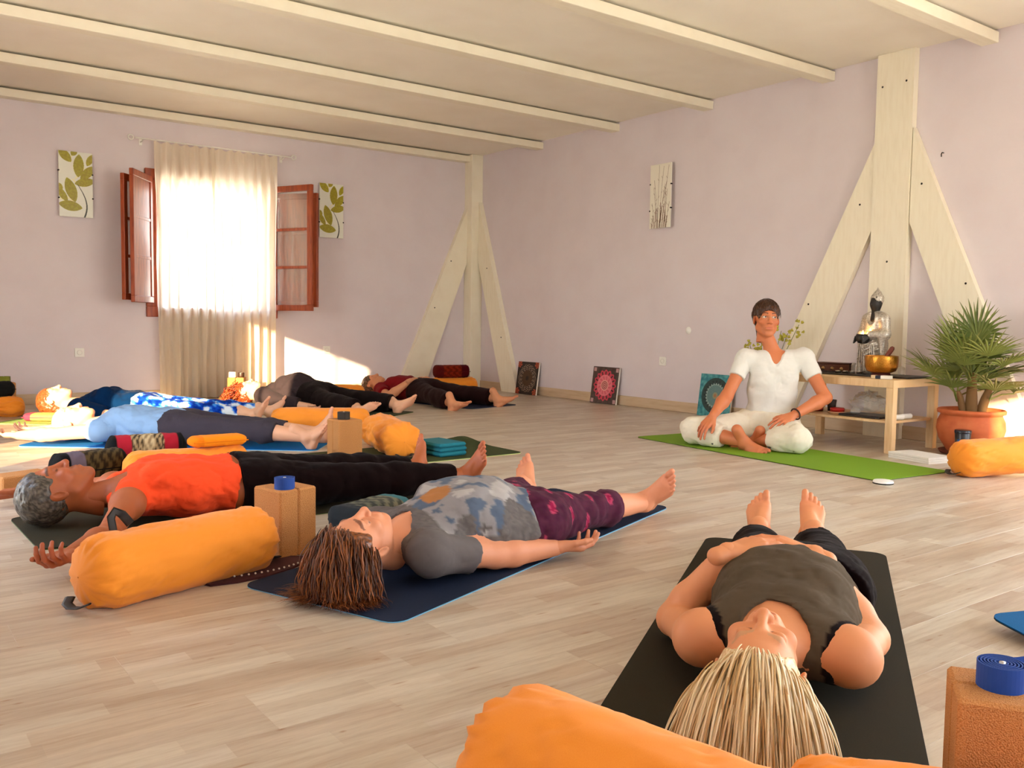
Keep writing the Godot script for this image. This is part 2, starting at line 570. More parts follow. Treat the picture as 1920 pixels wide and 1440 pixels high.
# foot: origin at the ankle, x along the sole to the toes, y out of the instep, z to the big toe when m = 1
func foot_into(out: MD, xf: Transform3D, m: float, col: Color, sc := 1.0, cell := 0.0038) -> void:
	var s := Sdf.new(Vector3(-0.1, -0.115, -0.07), Vector3(0.205, 0.135, 0.07), cell)
	s.cap(Vector3(-0.004, 0.09, 0), Vector3(-0.004, 0.0, 0), 0.036, 0.037, 0.02)
	s.ell(Vector3(-0.038, -0.055, 0), Vector3(0.036, 0.034, 0.03), Basis.IDENTITY, 0.03)
	s.cap(Vector3(-0.03, 0.05, 0), Vector3(-0.045, -0.03, 0), 0.014, 0.016, 0.02)
	s.cap(Vector3(0.0, -0.012, 0), Vector3(0.105, -0.063, 0.012 * m), 0.036, 0.021, 0.03, Vector3(0, 0, 1), 1.15)
	s.cap(Vector3(-0.03, -0.068, 0), Vector3(0.11, -0.073, -0.01 * m), 0.021, 0.015, 0.025, Vector3(0, 0, 1), 1.5)
	for q in [-1.0, 1.0]:
		s.ell(Vector3(-0.004, -0.002 + 0.006 * q * m, q * 0.034), Vector3(0.012, 0.013, 0.009), Basis.IDENTITY, 0.012)
	var bx := [0.128, 0.126, 0.119, 0.11, 0.099]
	var bz := [0.027, 0.006, -0.01, -0.024, -0.036]
	var ln := [0.05, 0.044, 0.038, 0.031, 0.026]
	var rd := [0.0135, 0.0095, 0.009, 0.0085, 0.0085]
	for i in 5:
		var b := Vector3(bx[i], -0.073, bz[i] * m)
		s.cap(Vector3(0.04, -0.05, bz[i] * 0.6 * m), b, 0.018, rd[i] + 0.004, 0.015)
		var mid: Vector3 = b + Vector3(ln[i] * 0.55, 0.004, 0)
		s.cap(b, mid, rd[i], rd[i] * 0.9, 0.004)
		s.cap(mid, mid + Vector3(ln[i] * 0.45, -0.006, 0), rd[i] * 0.95, rd[i] * 0.92, 0.003)
	var pink := col.lerp(lin(225, 130, 100), 0.35)
	var nail := col.lerp(lin(240, 215, 200), 0.45)
	var f := func(p: Vector3, g: Vector3) -> Color:
		var c := col.lerp(pink, clampf((p.x - 0.08) / 0.06, 0.0, 1.0) * 0.7)
		if g.y < -0.4 or p.x < -0.06: c = c.lerp(pink, 0.5)
		return c
	s.mesh(out, xf.scaled_local(Vector3.ONE * sc), f)

func frame(x: Vector3, y: Vector3) -> Basis:
	var a := x.normalized()
	var b := (y - a * y.dot(a)).normalized()
	return Basis(a, b, a.cross(b))

func box_of(ps: Array, m: float) -> Array:
	var lo: Vector3 = ps[0]
	var hi: Vector3 = ps[0]
	for p in ps:
		lo = lo.min(p)
		hi = hi.max(p)
	return [lo - Vector3.ONE * m, hi + Vector3.ONE * m]

# W: joints in the world (pel chest head hL hR kL kR aL aR tL tR sL sR eL eR wL wR fL fR)
func person(W: Dictionary, opt: Dictionary) -> Node3D:
	var hdw: Vector3 = (W.chest - W.pel)
	var turn := 0.0
	if opt.get("seated", false):
		turn = opt.turn
	else:
		turn = atan2(-hdw.z, hdw.x)
	var root := thing("person", opt.label, "person", Vector3(W.pel.x, 0, W.pel.z), turn)
	var inv := root.transform.affine_inverse()
	var J := {}
	for k in W: J[k] = inv * W[k]
	var hd: Vector3 = (J.chest - J.pel).normalized()
	var side: Vector3 = (J.sL - J.sR)
	side = (side - hd * side.dot(hd)).normalized()
	var fwd := side.cross(hd)
	var wd: float = opt.get("wide", 1.0)
	var fem: bool = not opt.get("male", false)
	var skin: Color = opt.skin
	var cell: float = opt.get("cell", 0.011)
	var ground: float = opt.get("ground", 0.007)
	var P: Vector3 = J.pel
	var C: Vector3 = J.chest
	var tl := (C - P).length()
	var thick: float = opt.get("thick", 1.0)
	var hx: Transform3D = inv * Transform3D(frame_head(opt.face, opt.crown), W.head)
	hx = hx.scaled_local(Vector3.ONE * opt.get("head_scale", 1.0))
	var neck: Vector3 = hx * Vector3(0, -0.085, -0.028)
	# torso shapes: [a, b, ra, rb, k, width]
	var torso := [
		[P - hd * 0.02, P + hd * 0.09, 0.103 * thick, 0.1 * thick, 0.03, 1.5 * wd],
		[P + hd * 0.09, P + hd * 0.55 * tl, 0.097 * thick, 0.1 * thick, 0.05, 1.36 * wd],
		[P + hd * 0.55 * tl, C - hd * 0.07, 0.104, 0.1, 0.05, 1.42 * (0.5 + 0.5 * wd)],
	]
	var belly: float = opt.get("belly", 0.0)
	var build_torso := func(s: Sdf, e: float, girdle := 0.12, with_neck := true) -> void:
		for t in torso: s.cap(t[0], t[1], t[2] + e, t[3] + e, t[4], side, t[5])
		s.cap(J.sR.lerp(C, girdle) - hd * 0.01, J.sL.lerp(C, girdle) - hd * 0.01, 0.058 + e, 0.058 + e, 0.05)
		s.cap(C + hd * 0.02, neck if with_neck else C + hd * 0.04, 0.054 * opt.get("neck_r", 1.0) + e, 0.05 * opt.get("neck_r", 1.0) + e, 0.03)
		if belly > 0.0:
			s.ell(P + hd * 0.2 + fwd * 0.035, Vector3(0.17, 0.1 + belly + e, 0.14 * wd + e), Basis(hd, fwd, hd.cross(fwd)), 0.05)
		if fem:
			for q in [-1.0, 1.0]:
				s.ell(C - hd * 0.15 + side * 0.078 * q * wd + fwd * (0.072 + opt.get("bust", 0.0)), Vector3(0.062 + e, 0.062 + e, 0.05 + e), Basis.IDENTITY, 0.04)
		else:
			for q in [-1.0, 1.0]:
				s.ell(C - hd * 0.11 + side * 0.075 * q * wd + fwd * 0.062, Vector3(0.075 + e, 0.07 + e, 0.045 + e), Basis(hd, side, hd.cross(side)), 0.04)
	var arm := func(s: Sdf, q: String, e: float) -> void:
		var sh: Vector3 = J["s" + q]
		var el: Vector3 = J["e" + q]
		var wr: Vector3 = J["w" + q]
		var am: float = opt.get("arm", 1.0)
		s.ell(sh, Vector3.ONE * (0.052 * am + e), Basis.IDENTITY, 0.04)
		s.cap(sh, el, 0.048 * am + e, 0.039 * am + e, 0.03)
		var md := el.lerp(wr, 0.28)
		s.cap(el, md, 0.041 * am + e, 0.043 * am + e, 0.02)
		s.cap(md, wr, 0.043 * am + e, 0.027 + e, 0.02)
	var leg := func(s: Sdf, q: String, e: float, lower := true) -> void:
		var hp: Vector3 = J["h" + q]
		var kn: Vector3 = J["k" + q]
		var an: Vector3 = J["a" + q]
		var lg: float = opt.get("leg", 1.0)
		s.cap(hp, kn, 0.088 * lg + e, 0.057 * lg + e, 0.04)
		if lower:
			var md := kn.lerp(an, 0.3)
			s.cap(kn, md, 0.056 * lg + e, 0.057 * lg + e, 0.03)
			s.cap(md, an, 0.057 * lg + e, 0.037 + e, 0.03)
	# ---- skin
	var out := MD.new()
	var bb := box_of([P - hd * 0.1, C, neck, J.sL, J.sR, J.eL, J.eR, J.wL, J.wR], 0.15)
	var s := Sdf.new(bb[0], bb[1], cell)
	build_torso.call(s, 0.0)
	for q in ["L", "R"]: arm.call(s, q, 0.0)
	s.cut(Vector3.DOWN, -ground)
	s.mesh(out, Transform3D.IDENTITY, null, skin)
	for q in ["L", "R"]:
		bb = box_of([J["h" + q], J["k" + q], J["a" + q]], 0.11)
		s = Sdf.new(bb[0], bb[1], cell)
		leg.call(s, q, 0.0)
		s.cut(Vector3.DOWN, -ground)
		s.mesh(out, Transform3D.IDENTITY, null, skin)
	head_into(out, hx, opt)
	for q in ["L", "R"]:
		var m := 1.0 if q == "L" else -1.0
		var ho: Dictionary = opt.get("hand" + q, {})
		if not opt.get("no_hand" + q, false):
			var dv: Vector3 = inv.basis * ho.get("dorsal", Vector3.DOWN)
			hand_into(out, Transform3D(frame(J["f" + q] - J["w" + q], dv), J["w" + q]), m, skin, ho.get("curl", [0.3, 0.4, 0.3]), ho.get("spread", 0.06), ho.get("scale", 0.95), ho.get("thumb", 0.5), opt.get("fine", 0.0034))
		var fo: Dictionary = opt.get("foot" + q, {})
		var ad: Vector3 = (J["t" + q] - J["a" + q]).normalized()
		var shin: Vector3 = J["k" + q] - J["a" + q]
		if fo.has("dorsal"): shin = inv.basis * fo.dorsal
		var fb := frame(ad, shin)
		fb = Basis(fb.z.normalized(), 0.36) * fb
		foot_into(out, Transform3D(fb, J["a" + q]), m, skin, fo.get("scale", 0.95), opt.get("fine", 0.0034) + 0.0004)
	part(out, "body", skin_mat, root)
	# ---- clothes
	var fold := noise(int(W.pel.x * 100.0) + 11, 5.5, 3)
	fold.fractal_type = FastNoiseLite.FRACTAL_RIDGED
	if opt.has("top"):
		var t: Dictionary = opt.top
		var e: float = t.get("ease", 0.01)
		var md := MD.new()
		bb = box_of([P - hd * 0.12, C, J.sL, J.sR, neck], 0.17 + e)
		s = Sdf.new(bb[0], bb[1], t.get("cell", cell * 1.05))
		var tank: bool = t.get("tank", false)
		build_torso.call(s, e, t.get("girdle", 0.4) if tank else 0.12, false)
		if not tank:
			for q in ["L", "R"]:
				var sh: Vector3 = J["s" + q]
				s.ell(sh, Vector3.ONE * (0.05 + e), Basis.IDENTITY, 0.04)
				s.cap(sh, sh.lerp(J["e" + q], 0.18), 0.048 + e, 0.046 + e, 0.03)
		s.cut(-hd, -hd.dot(P + hd * t.get("hem", 0.0)))
		var nr: float = t.get("neck", 0.068)
		s.cap(C + hd * t.get("collar", 0.05) + fwd * 0.02, C + hd * 0.3 + fwd * 0.06, nr, nr + 0.05, 0.01, Vector3.ZERO, 1.0, true)
		if t.has("vee"):
			s.cap(C + hd * 0.09 + fwd * 0.07, C - hd * t.vee + fwd * 0.125, 0.068, 0.003, 0.012, Vector3.ZERO, 1.0, true)
		if t.get("tank", false):
			for q in ["L", "R"]:
				var sh: Vector3 = J["s" + q]
				var dirn: Vector3 = side * (1.0 if q == "L" else -1.0)
				var ar: float = t.get("armhole", 0.075)
				s.cap(sh + dirn * 0.05 - hd * 0.02, sh + dirn * 0.25 - hd * 0.05, ar, ar * 1.6, 0.012, Vector3.ZERO, 1.0, true)
		s.wrinkle(fold, t.get("wrinkle", 0.008))
		s.cut(Vector3.DOWN, -ground - 0.001)
		var cf = t.get("col_fn")
		if t.has("binding"):
			var bind: Color = t.binding
			var ar: float = t.get("armhole", 0.075)
			cf = func(p: Vector3, g: Vector3) -> Color:
				for q in ["L", "R"]:
					var sh: Vector3 = J["s" + q]
					var dirn: Vector3 = side * (1.0 if q == "L" else -1.0)
					var a: Vector3 = sh + dirn * 0.05 - hd * 0.02
					var b: Vector3 = sh + dirn * 0.25 - hd * 0.05
					var k := clampf((p - a).dot(b - a) / (b - a).length_squared(), 0, 1)
					if p.distance_to(a.lerp(b, k)) < lerpf(ar, ar * 1.6, k) + 0.014 or p.distance_to(sh) < 0.079: return bind
				return t.col
		s.mesh(md, Transform3D.IDENTITY, cf, t.col)
		if t.get("sleeve", 0.0) > 0.0:
			for q in ["L", "R"]:
				var sh: Vector3 = J["s" + q]
				var el: Vector3 = J["e" + q]
				var long: bool = t.sleeve > 1.0
				var en: Vector3 = sh.lerp(el, minf(t.sleeve, 1.0))
				if long: en = el.lerp(J["w" + q], t.sleeve - 1.0)
				bb = box_of([sh, en] + ([el] if long else []), 0.11)
				s = Sdf.new(bb[0], bb[1], cell * 0.95)
				arm.call(s, q, e + t.get("loose", 0.006))
				var ax: Vector3 = (J["w" + q] - el).normalized() if long else (el - sh).normalized()
				s.cut(ax, ax.dot(en))
				s.wrinkle(fold, 0.006)
				s.cut(Vector3.DOWN, -ground - 0.001)
				s.mesh(md, Transform3D.IDENTITY, null, t.col)
		part(md, t.get("name", "shirt"), cloth_mat, root)
	if opt.has("bottom"):
		var t: Dictionary = opt.bottom
		var e: float = t.get("ease", 0.009)
		var md := MD.new()
		bb = box_of([P - hd * 0.2, P + hd * 0.15, J.hL, J.hR], 0.2)
		s = Sdf.new(bb[0], bb[1], cell * 1.05)
		for k in 2: s.cap(torso[k][0], torso[k][1], torso[k][2] + e * 0.8, torso[k][3] + e * 0.8, torso[k][4], side, torso[k][5])
		for q in ["L", "R"]:
			s.cap(J["h" + q], J["h" + q].lerp(J["k" + q], 0.35), 0.088 * opt.get("leg", 1.0) + e, 0.078 * opt.get("leg", 1.0) + e, 0.05)
		s.cut(hd, hd.dot(P + hd * t.get("waist", 0.09)))
		s.wrinkle(fold, t.get("wrinkle", 0.007))
		s.cut(Vector3.DOWN, -ground - 0.001)
		var cf = t.get("col_fn")
		s.mesh(md, Transform3D.IDENTITY, cf, t.col)
		for q in ["L", "R"]:
			var kn: Vector3 = J["k" + q]
			var an: Vector3 = J["a" + q]
			bb = box_of([J["h" + q], kn, an], 0.13)
			s = Sdf.new(bb[0], bb[1], cell * 1.05)
			leg.call(s, q, e)
			var en := kn.lerp(an, t.get("hem", 0.7))
			var ax := (an - kn).normalized()
			var fl: float = t.get("flare", 0.0)
			if fl > 0.0: s.cap(kn.lerp(an, 0.2), an, 0.058 + e, 0.045 + e + fl, 0.03)
			s.cut(ax, ax.dot(en))
			s.wrinkle(fold, t.get("wrinkle", 0.007))
			s.cut(Vector3.DOWN, -ground - 0.001)
			s.mesh(md, Transform3D.IDENTITY, cf, t.col)
		part(md, t.get("name", "trousers"), cloth_mat, root)
	# ---- hair
	if opt.has("hair"):
		hair(root, hx, opt.hair, ground)
	root.set_meta("hx", hx)
	return root

func frame_head(face: Vector3, crown: Vector3) -> Basis:
	var y := crown.normalized()
	var z := (face - y * face.dot(y)).normalized()
	return Basis(y.cross(z), y, z)

# locks that start on the scalp, follow it and fall under their own weight
func hair(root: Node3D, hx: Transform3D, t: Dictionary, ground: float) -> void:
	var md := MD.new()
	var r := RandomNumberGenerator.new()
	r.seed = t.get("seed", 3)
	var dark: Color = t.col
	var light: Color = t.get("col2", dark)
	if t.get("cap", true):
		var s := Sdf.new(Vector3(-0.12, -0.16, -0.15), Vector3(0.12, 0.16, 0.13), t.get("cell", 0.005))
		var e: float = t.get("bulk", 0.01)
		s.ell(Vector3(0, 0.037, -0.016), Vector3(0.076 + e, 0.09 + e, 0.097 + e), Basis.IDENTITY, 0.02)
		if t.get("nape", 0.0) > 0.0:
			s.cap(Vector3(0, 0.0, -0.06), Vector3(0, -0.06 - t.nape, -0.075), 0.06, 0.045, 0.03)
		# open the face: below the hairline in front of the ears
		var hl: float = t.get("hairline", 0.052)
		s.ell(Vector3(0, hl - 0.12, 0.1), Vector3(0.082, 0.12, 0.085), Basis.IDENTITY, 0.015, true)
		for q in [-1.0, 1.0]:
			s.ell(Vector3(q * 0.09, -0.03, 0.01), Vector3(0.04, 0.055, 0.045), Basis.IDENTITY, 0.012, true)
			if t.get("receding", 0.0) > 0.0: s.ell(Vector3(q * 0.045, 0.075, 0.08), Vector3(0.03, t.receding, 0.05), Basis.IDENTITY, 0.01, true)
		s.cut(Vector3(0, -1, 0.35).normalized(), t.get("low", 0.075))
		s.wrinkle(noise(21, 40.0, 2), t.get("rough", 0.006), Vector3(2.2, 0.5, 0.7))
		var nz := noise(8, 140.0, 2)
		s.mesh(md, hx, func(p: Vector3, g: Vector3) -> Color:
			return dark.lerp(light, clampf(0.4 + 1.1 * nz.get_noise_3d(p.x * 2.0, p.y * 0.4, p.z * 0.4), 0.0, 1.0)))
	var g := Vector3.DOWN
	for i in t.get("locks", 0):
		var th = r.randf_range(-1.0, 1.0) * t.get("around", 2.0)
		# no roots on the face: the hairline climbs towards the forehead
		var ph: float = lerpf(lerpf(t.get("front", 0.66), t.get("ph0", 0.1), smoothstep(0.75, 1.5, absf(th))), t.get("ph1", 1.3), r.randf())
		# direction on the scalp: th turns about the crown axis from the forehead, ph is the height above the brow
		var dl := Vector3(sin(th) * cos(ph), sin(ph), cos(th) * cos(ph))
		var er := Vector3(0.076, 0.09, 0.097)
		var ec := Vector3(0, 0.037, -0.016)
		var lift := r.randf_range(0.004, t.get("lift", 0.016))
		var p: Vector3 = ec + dl * (er + Vector3.ONE * lift)
		var comb: Vector3 = t.get("comb", Vector3(0, 1, -0.3))
		var vel: Vector3 = (comb + Vector3(p.x * t.get("splay", 6.0), 0, 0) + Vector3(r.randf_range(-1, 1), r.randf_range(-1, 1), r.randf_range(-1, 1)) * t.get("messy", 0.15)).normalized()
		var gl: Vector3 = (hx.basis.orthonormalized().inverse() * g)
		var step: float = t.get("length", 0.26) * r.randf_range(0.75, 1.1) / 18.0
		var path := []
		var rad := []
		var ph2 := r.randf() * TAU
		var curl: float = t.get("curl", 0.0)
		for j in 19:
			var f := float(j) / 18.0
			var pw := hx * p
			if pw.y < ground + 0.004 + lift * 0.5:
				pw.y = ground + 0.004 + lift * 0.5
				p = hx.affine_inverse() * pw
				var vw := hx.basis * vel
				vw.y = maxf(vw.y, 0.0)
				vel = (hx.basis.inverse() * vw + Vector3(p.x * 1.5, 0.1, 0)).normalized()
			var cu := Vector3(cos(ph2 + j * 0.9), sin(ph2 + j * 0.9), cos(ph2 * 2.0 + j * 0.7)) * curl * f
			path.append(hx * (p + cu))
			rad.append(t.get("thick", 0.0034) * (0.55 + 0.6 * sin(PI * minf(f * 1.1 + 0.12, 1.0))) * (1.0 - 0.75 * maxf(f - 0.7, 0.0) / 0.3))
			vel = (vel + gl * t.get("weight", 0.16)).normalized()
			p += vel * step
			var rel := (p - ec) / (er + Vector3.ONE * lift)
			if rel.length() < 1.0:
				var nn := rel.normalized()
				p = ec + nn * (er + Vector3.ONE * lift)
				var nv := (nn / er).normalized()
				vel = (vel - nv * minf(vel.dot(nv), 0.0)).normalized()
		md.tube(path, rad, 4, dark.lerp(light, pow(r.randf(), t.get("gamma", 0.8))), true, 0.6)
	var o := part(md, "hair", hair_mat, root)
	if t.get("locks", 0) > 0: o.set_meta("kind", "stuff")
# ---------------------------------------------------------------- the room
const RX := 6.096      # right wall
const LX := -0.6       # left wall
const BZ := -8.96      # back wall
const FZ := 2.4        # wall behind the camera
const CY := 2.75       # ceiling
var M := {}

func wood_white() -> StandardMaterial3D:
	var m := mat(236, 224, 200, 0.55)
	mottle(m, 31, 0.02, [c8(238, 228, 206), c8(242, 233, 212), c8(244, 236, 216)], Vector3(0.8, 0.8, 6.0), 4)
	return m

func make_materials() -> void:
	skin_mat = vmat(0.55)
	skin_mat.subsurf_scatter_enabled = false
	skin_mat.subsurf_scatter_strength = 0.12
	cloth_mat = vmat(0.9, 0.05)
	cloth_mat.metallic_specular = 0.22
	hair_mat = vmat(0.38)
	M.wall = mat(200, 190, 202, 0.8)
	mottle(M.wall, 3, 0.012, [c8(221, 209, 214), c8(224, 213, 218), c8(226, 216, 221)], Vector3(0.6, 0.6, 0.6), 5)
	M.ceiling = mat(226, 208, 180, 0.85)
	mottle(M.ceiling, 13, 0.01, [c8(242, 233, 217), c8(246, 238, 223), c8(249, 242, 228)], Vector3(0.5, 0.5, 0.5), 4)
	M.white_wood = wood_white()
	M.skirting = mat(206, 180, 148, 0.5)
	mottle(M.skirting, 9, 0.02, [c8(198, 168, 134), c8(210, 184, 152), c8(214, 190, 160)], Vector3(0.5, 4, 0.5), 3)
	M.window_wood = mat(150, 62, 26, 0.4)
	mottle(M.window_wood, 41, 0.02, [c8(128, 48, 18), c8(156, 66, 28), c8(172, 80, 36)], Vector3(5, 0.7, 5), 3)
	M.nail = mat(40, 36, 32, 0.5, 0.6)
	M.white_plastic = mat(240, 238, 232, 0.35)
	M.dark = mat(24, 22, 22, 0.6)
	M.glass = StandardMaterial3D.new()
	M.glass.albedo_color = Color(0.9, 0.95, 0.95, 0.08)
	M.glass.transparency = BaseMaterial3D.TRANSPARENCY_ALPHA
	M.glass.roughness = 0.02

# a wall with openings, built from solid blocks: holes are [u0, u1, y0, y1]
func wall(called: String, along_x: bool, at: float, out: float, u0: float, u1: float, holes: Array) -> MeshInstance3D:
	var md := MD.new()
	var cuts := [u0]
	for h in holes: cuts += [h[0], h[1]]
	cuts.append(u1)
	for i in cuts.size() - 1:
		var a: float = cuts[i]
		var b: float = cuts[i + 1]
		if b - a < 0.001: continue
		var spans := [[-0.2, CY + 0.15]]
		if i % 2 == 1:
			var h: Array = holes[(i - 1) / 2]
			spans = [[-0.2, h[2]], [h[3], CY + 0.15]]
		for s in spans:
			var c := Vector3((a + b) * 0.5, (s[0] + s[1]) * 0.5, at + out * 0.5)
			var z := Vector3(b - a, s[1] - s[0], absf(out))
			if not along_x:
				c = Vector3(c.z, c.y, c.x)
				z = Vector3(z.z, z.y, z.x)
			md.box(c, z)
	return struct(md, called, M.wall)

func board_texture() -> ImageTexture:
	var w := 1024
	var hh := 1020
	var im := Image.create(w, hh, false, Image.FORMAT_RGBA8)
	var r := RandomNumberGenerator.new()
	r.seed = 12
	var tones := [c8(196, 184, 165), c8(188, 174, 155), c8(202, 191, 173), c8(182, 166, 146), c8(193, 179, 161), c8(186, 170, 151), c8(199, 188, 172), c8(190, 173, 152)]
	for b in 18:
		var y := int(b * hh / 18.0)
		var x := -r.randi_range(0, 300)
		while x < w:
			var l := r.randi_range(220, 520)
			var t: Color = tones[r.randi_range(0, 7)]
			im.fill_rect(Rect2i(maxi(x, 0), y, l + mini(x, 0), int(hh / 18.0) + 1), t)
			x += l
	# grain: stretched noise, laid over with its own alpha
	for g in [[5, 48, 510, 0.09, 0.26], [17, 24, 170, 0.06, 0.3], [23, 128, 1020, 0.2, 0.12]]:
		var nz := noise(g[0], g[3], 4).get_image(g[1], g[2])
		var a := Image.create(g[1], g[2], false, Image.FORMAT_RGBA8)
		for yy in int(g[2]):
			for xx in int(g[1]):
				var v := nz.get_pixel(xx, yy).r
				a.set_pixel(xx, yy, Color(0.52, 0.36, 0.25, clampf((v - 0.52) * 2.0, 0, 1) * g[4]) if v > 0.5 else Color(1, 0.95, 0.86, clampf((0.48 - v) * 2.0, 0, 1) * g[4] * 0.6))
		a.resize(w, hh, Image.INTERPOLATE_CUBIC)
		im.blend_rect(a, Rect2i(0, 0, w, hh), Vector2i.ZERO)
	# knots and dark streaks
	for k in 34:
		var kx := r.randi_range(30, w - 60)
		var ky := r.randi_range(12, hh - 14)
		var kw := r.randi_range(8, 30)
		var kh := r.randi_range(3, 6)
		for yy in range(-kh, kh + 1):
			for xx in range(-kw, kw + 1):
				var q := Vector2(float(xx) / kw, float(yy) / kh).length()
				if q < 1.0 and kx + xx >= 0 and kx + xx < w and ky + yy >= 0 and ky + yy < hh:
					im.set_pixel(kx + xx, ky + yy, im.get_pixel(kx + xx, ky + yy).lerp(c8(142, 98, 66), (1.0 - q) * 0.62))
	im.convert(Image.FORMAT_RGB8)
	return ImageTexture.create_from_image(im)

func build_floor() -> void:
	var slab := MD.new()
	slab.box(Vector3((LX + RX) * 0.5, -0.112, (BZ + FZ) * 0.5), Vector3(RX - LX, 0.2, FZ - BZ))
	var fl := struct(slab, "floor", mat(120, 96, 70, 0.8))
	var m := mat(255, 255, 255, 0.36)
	m.albedo_texture = board_texture()
	m.metallic_specular = 0.5
	var L := 1.285
	var Wd := 0.193
	var variants := []
	for k in 6:
		var md := MD.new()
		var y0 := k / 6.0
		var y1 := (k + 1) / 6.0
		var a := L * 0.5 - 0.0001
		var b := Wd * 0.5 - 0.0001
		var i := 0.0005
		md.facing([Vector3(-a + i, 0, -b + i), Vector3(a - i, 0, -b + i), Vector3(a - i, 0, b - i), Vector3(-a + i, 0, b - i)], Vector3.UP, Color.WHITE, [Vector2(0, y0), Vector2(1, y0), Vector2(1, y1), Vector2(0, y1)])
		for e in [[Vector3(-a, -0.0004, -b), Vector3(a, -0.0004, -b), Vector3(a - i, 0, -b + i), Vector3(-a + i, 0, -b + i), Vector3(0, 1, -1), y0, y0], [Vector3(-a, -0.0004, b), Vector3(a, -0.0004, b), Vector3(a - i, 0, b - i), Vector3(-a + i, 0, b - i), Vector3(0, 1, 1), y1, y1]]:
			md.facing([e[0], e[1], e[2], e[3]], e[4], Color.WHITE, [Vector2(0, e[5]), Vector2(1, e[5]), Vector2(1, e[5]), Vector2(0, e[5])])
		for sg in [-1.0, 1.0]:
			md.facing([Vector3(sg * a, -0.0004, -b), Vector3(sg * (a - i), 0, -b + i), Vector3(sg * (a - i), 0, b - i), Vector3(sg * a, -0.0004, b)], Vector3(sg, 1, 0), Color.WHITE, [Vector2(0.5, y0), Vector2(0.5, y0), Vector2(0.5, y1), Vector2(0.5, y1)])
			md.facing([Vector3(sg * a, -0.0004, -b), Vector3(sg * a, -0.0004, b), Vector3(sg * a, -0.012, b), Vector3(sg * a, -0.012, -b)], Vector3(sg, 0, 0))
			md.facing([Vector3(-a, -0.0004, sg * b), Vector3(a, -0.0004, sg * b), Vector3(a, -0.012, sg * b), Vector3(-a, -0.012, sg * b)], Vector3(0, 0, sg))
		variants.append(md)
	var meshes := []
	for v in variants: meshes.append(v.mesh())
	var r := RandomNumberGenerator.new()
	r.seed = 44
	var rest := MD.new()
	var z := BZ + Wd * 0.5
	var row := 0
	while z < FZ + Wd * 0.5:
		var x := LX - fmod(row * 0.433, 1.0) * L + L * 0.5
		while x < RX + L * 0.5:
			var k := r.randi_range(0, 5)
			var dep := -(z * 0.802) + x * 0.598
			var lat := x * 0.802 + z * 0.598
			var seen := z < -0.5 and x > 0.0 and absf(lat) < dep * 0.6 + 0.75 and dep > 0.9
			if seen:
				var o := MeshInstance3D.new()
				o.name = sub_name(fl, "floor_board") if false else ("floor_board" if fl.get_child_count() == 0 else "floor_board_%03d" % fl.get_child_count())
				o.mesh = meshes[k]
				o.material_override = m
				fl.add_child(o)
				o.position = Vector3(x, 0, z)
				if r.randf() < 0.5: o.rotation.y = PI
				# boards end at the walls
				var e0 := maxf(x - L * 0.5, LX)
				var e1 := minf(x + L * 0.5, RX)
				if e1 - e0 < L - 0.001:
					o.scale.x = (e1 - e0) / L
					o.position.x = (e0 + e1) * 0.5
			else:
				var v: MD = variants[k]
				var f := rest.v.size()
				for i in v.v.size():
					rest.vert(Vector3(clampf(v.v[i].x + x, LX, RX), v.v[i].y, minf(v.v[i].z + z, FZ)), v.n[i], Color.WHITE, v.uv[i])
				for i in v.ix: rest.ix.append(f + i)
			x += L
		z += Wd
		row += 1
	var ro := part(rest, "floor_boards_beyond_view", m, fl)
	ro.set_meta("kind", "stuff")

func frame_rect(md: MD, along_x: bool, at: float, u0: float, u1: float, y0: float, y1: float, w: float, d: float) -> void:
	for b in [[(u0 + u1) * 0.5, y0 + w * 0.5, u1 - u0, w], [(u0 + u1) * 0.5, y1 - w * 0.5, u1 - u0, w], [u0 + w * 0.5, (y0 + y1) * 0.5, w, y1 - y0 - 2 * w], [u1 - w * 0.5, (y0 + y1) * 0.5, w, y1 - y0 - 2 * w]]:
		if along_x: md.box(Vector3(b[0], b[1], at), Vector3(b[2], b[3], d), 0.004)
		else: md.box(Vector3(at, b[1], b[0]), Vector3(d, b[3], b[2]), 0.004)

# one glazed or boarded leaf on a hinge: x runs from the hinge along the leaf
func leaf(parent: Node3D, called: String, at: Vector3, turn: float, w: float, h: float, bars: int, solid: bool) -> Node3D:
	var n := MD.new()
	var st := 0.06
	var d := 0.036
	for b in [[w * 0.5, st * 0.5, w, st], [w * 0.5, h - st * 0.5, w, st], [st * 0.5, h * 0.5, st, h - 2 * st], [w - st * 0.5, h * 0.5, st, h - 2 * st]]:
		n.box(Vector3(b[0], b[1], 0), Vector3(b[2], b[3], d), 0.004)
	var o := part(n, called, M.window_wood, parent)
	o.position = at
	o.rotation.y = turn
	for k in bars:
		var y := st + (h - 2 * st) * (k + 1) / (bars + 1.0)
		var bm := MD.new()
		bm.box(Vector3(w * 0.5, y, 0), Vector3(w - 2 * st, 0.028, 0.03), 0.003)
		part(bm, "glazing_bar", M.window_wood, o)
	for k in bars + 1:
		var a := st + (h - 2 * st) * k / (bars + 1.0)
		var b := st + (h - 2 * st) * (k + 1) / (bars + 1.0)
		var pm := MD.new()
		pm.box(Vector3(w * 0.5, (a + b) * 0.5, 0), Vector3(w - 2 * st + 0.004, b - a, 0.02 if solid else 0.004))
		part(pm, "panel" if solid else "pane", M.window_wood if solid else M.glass, o)
	return o

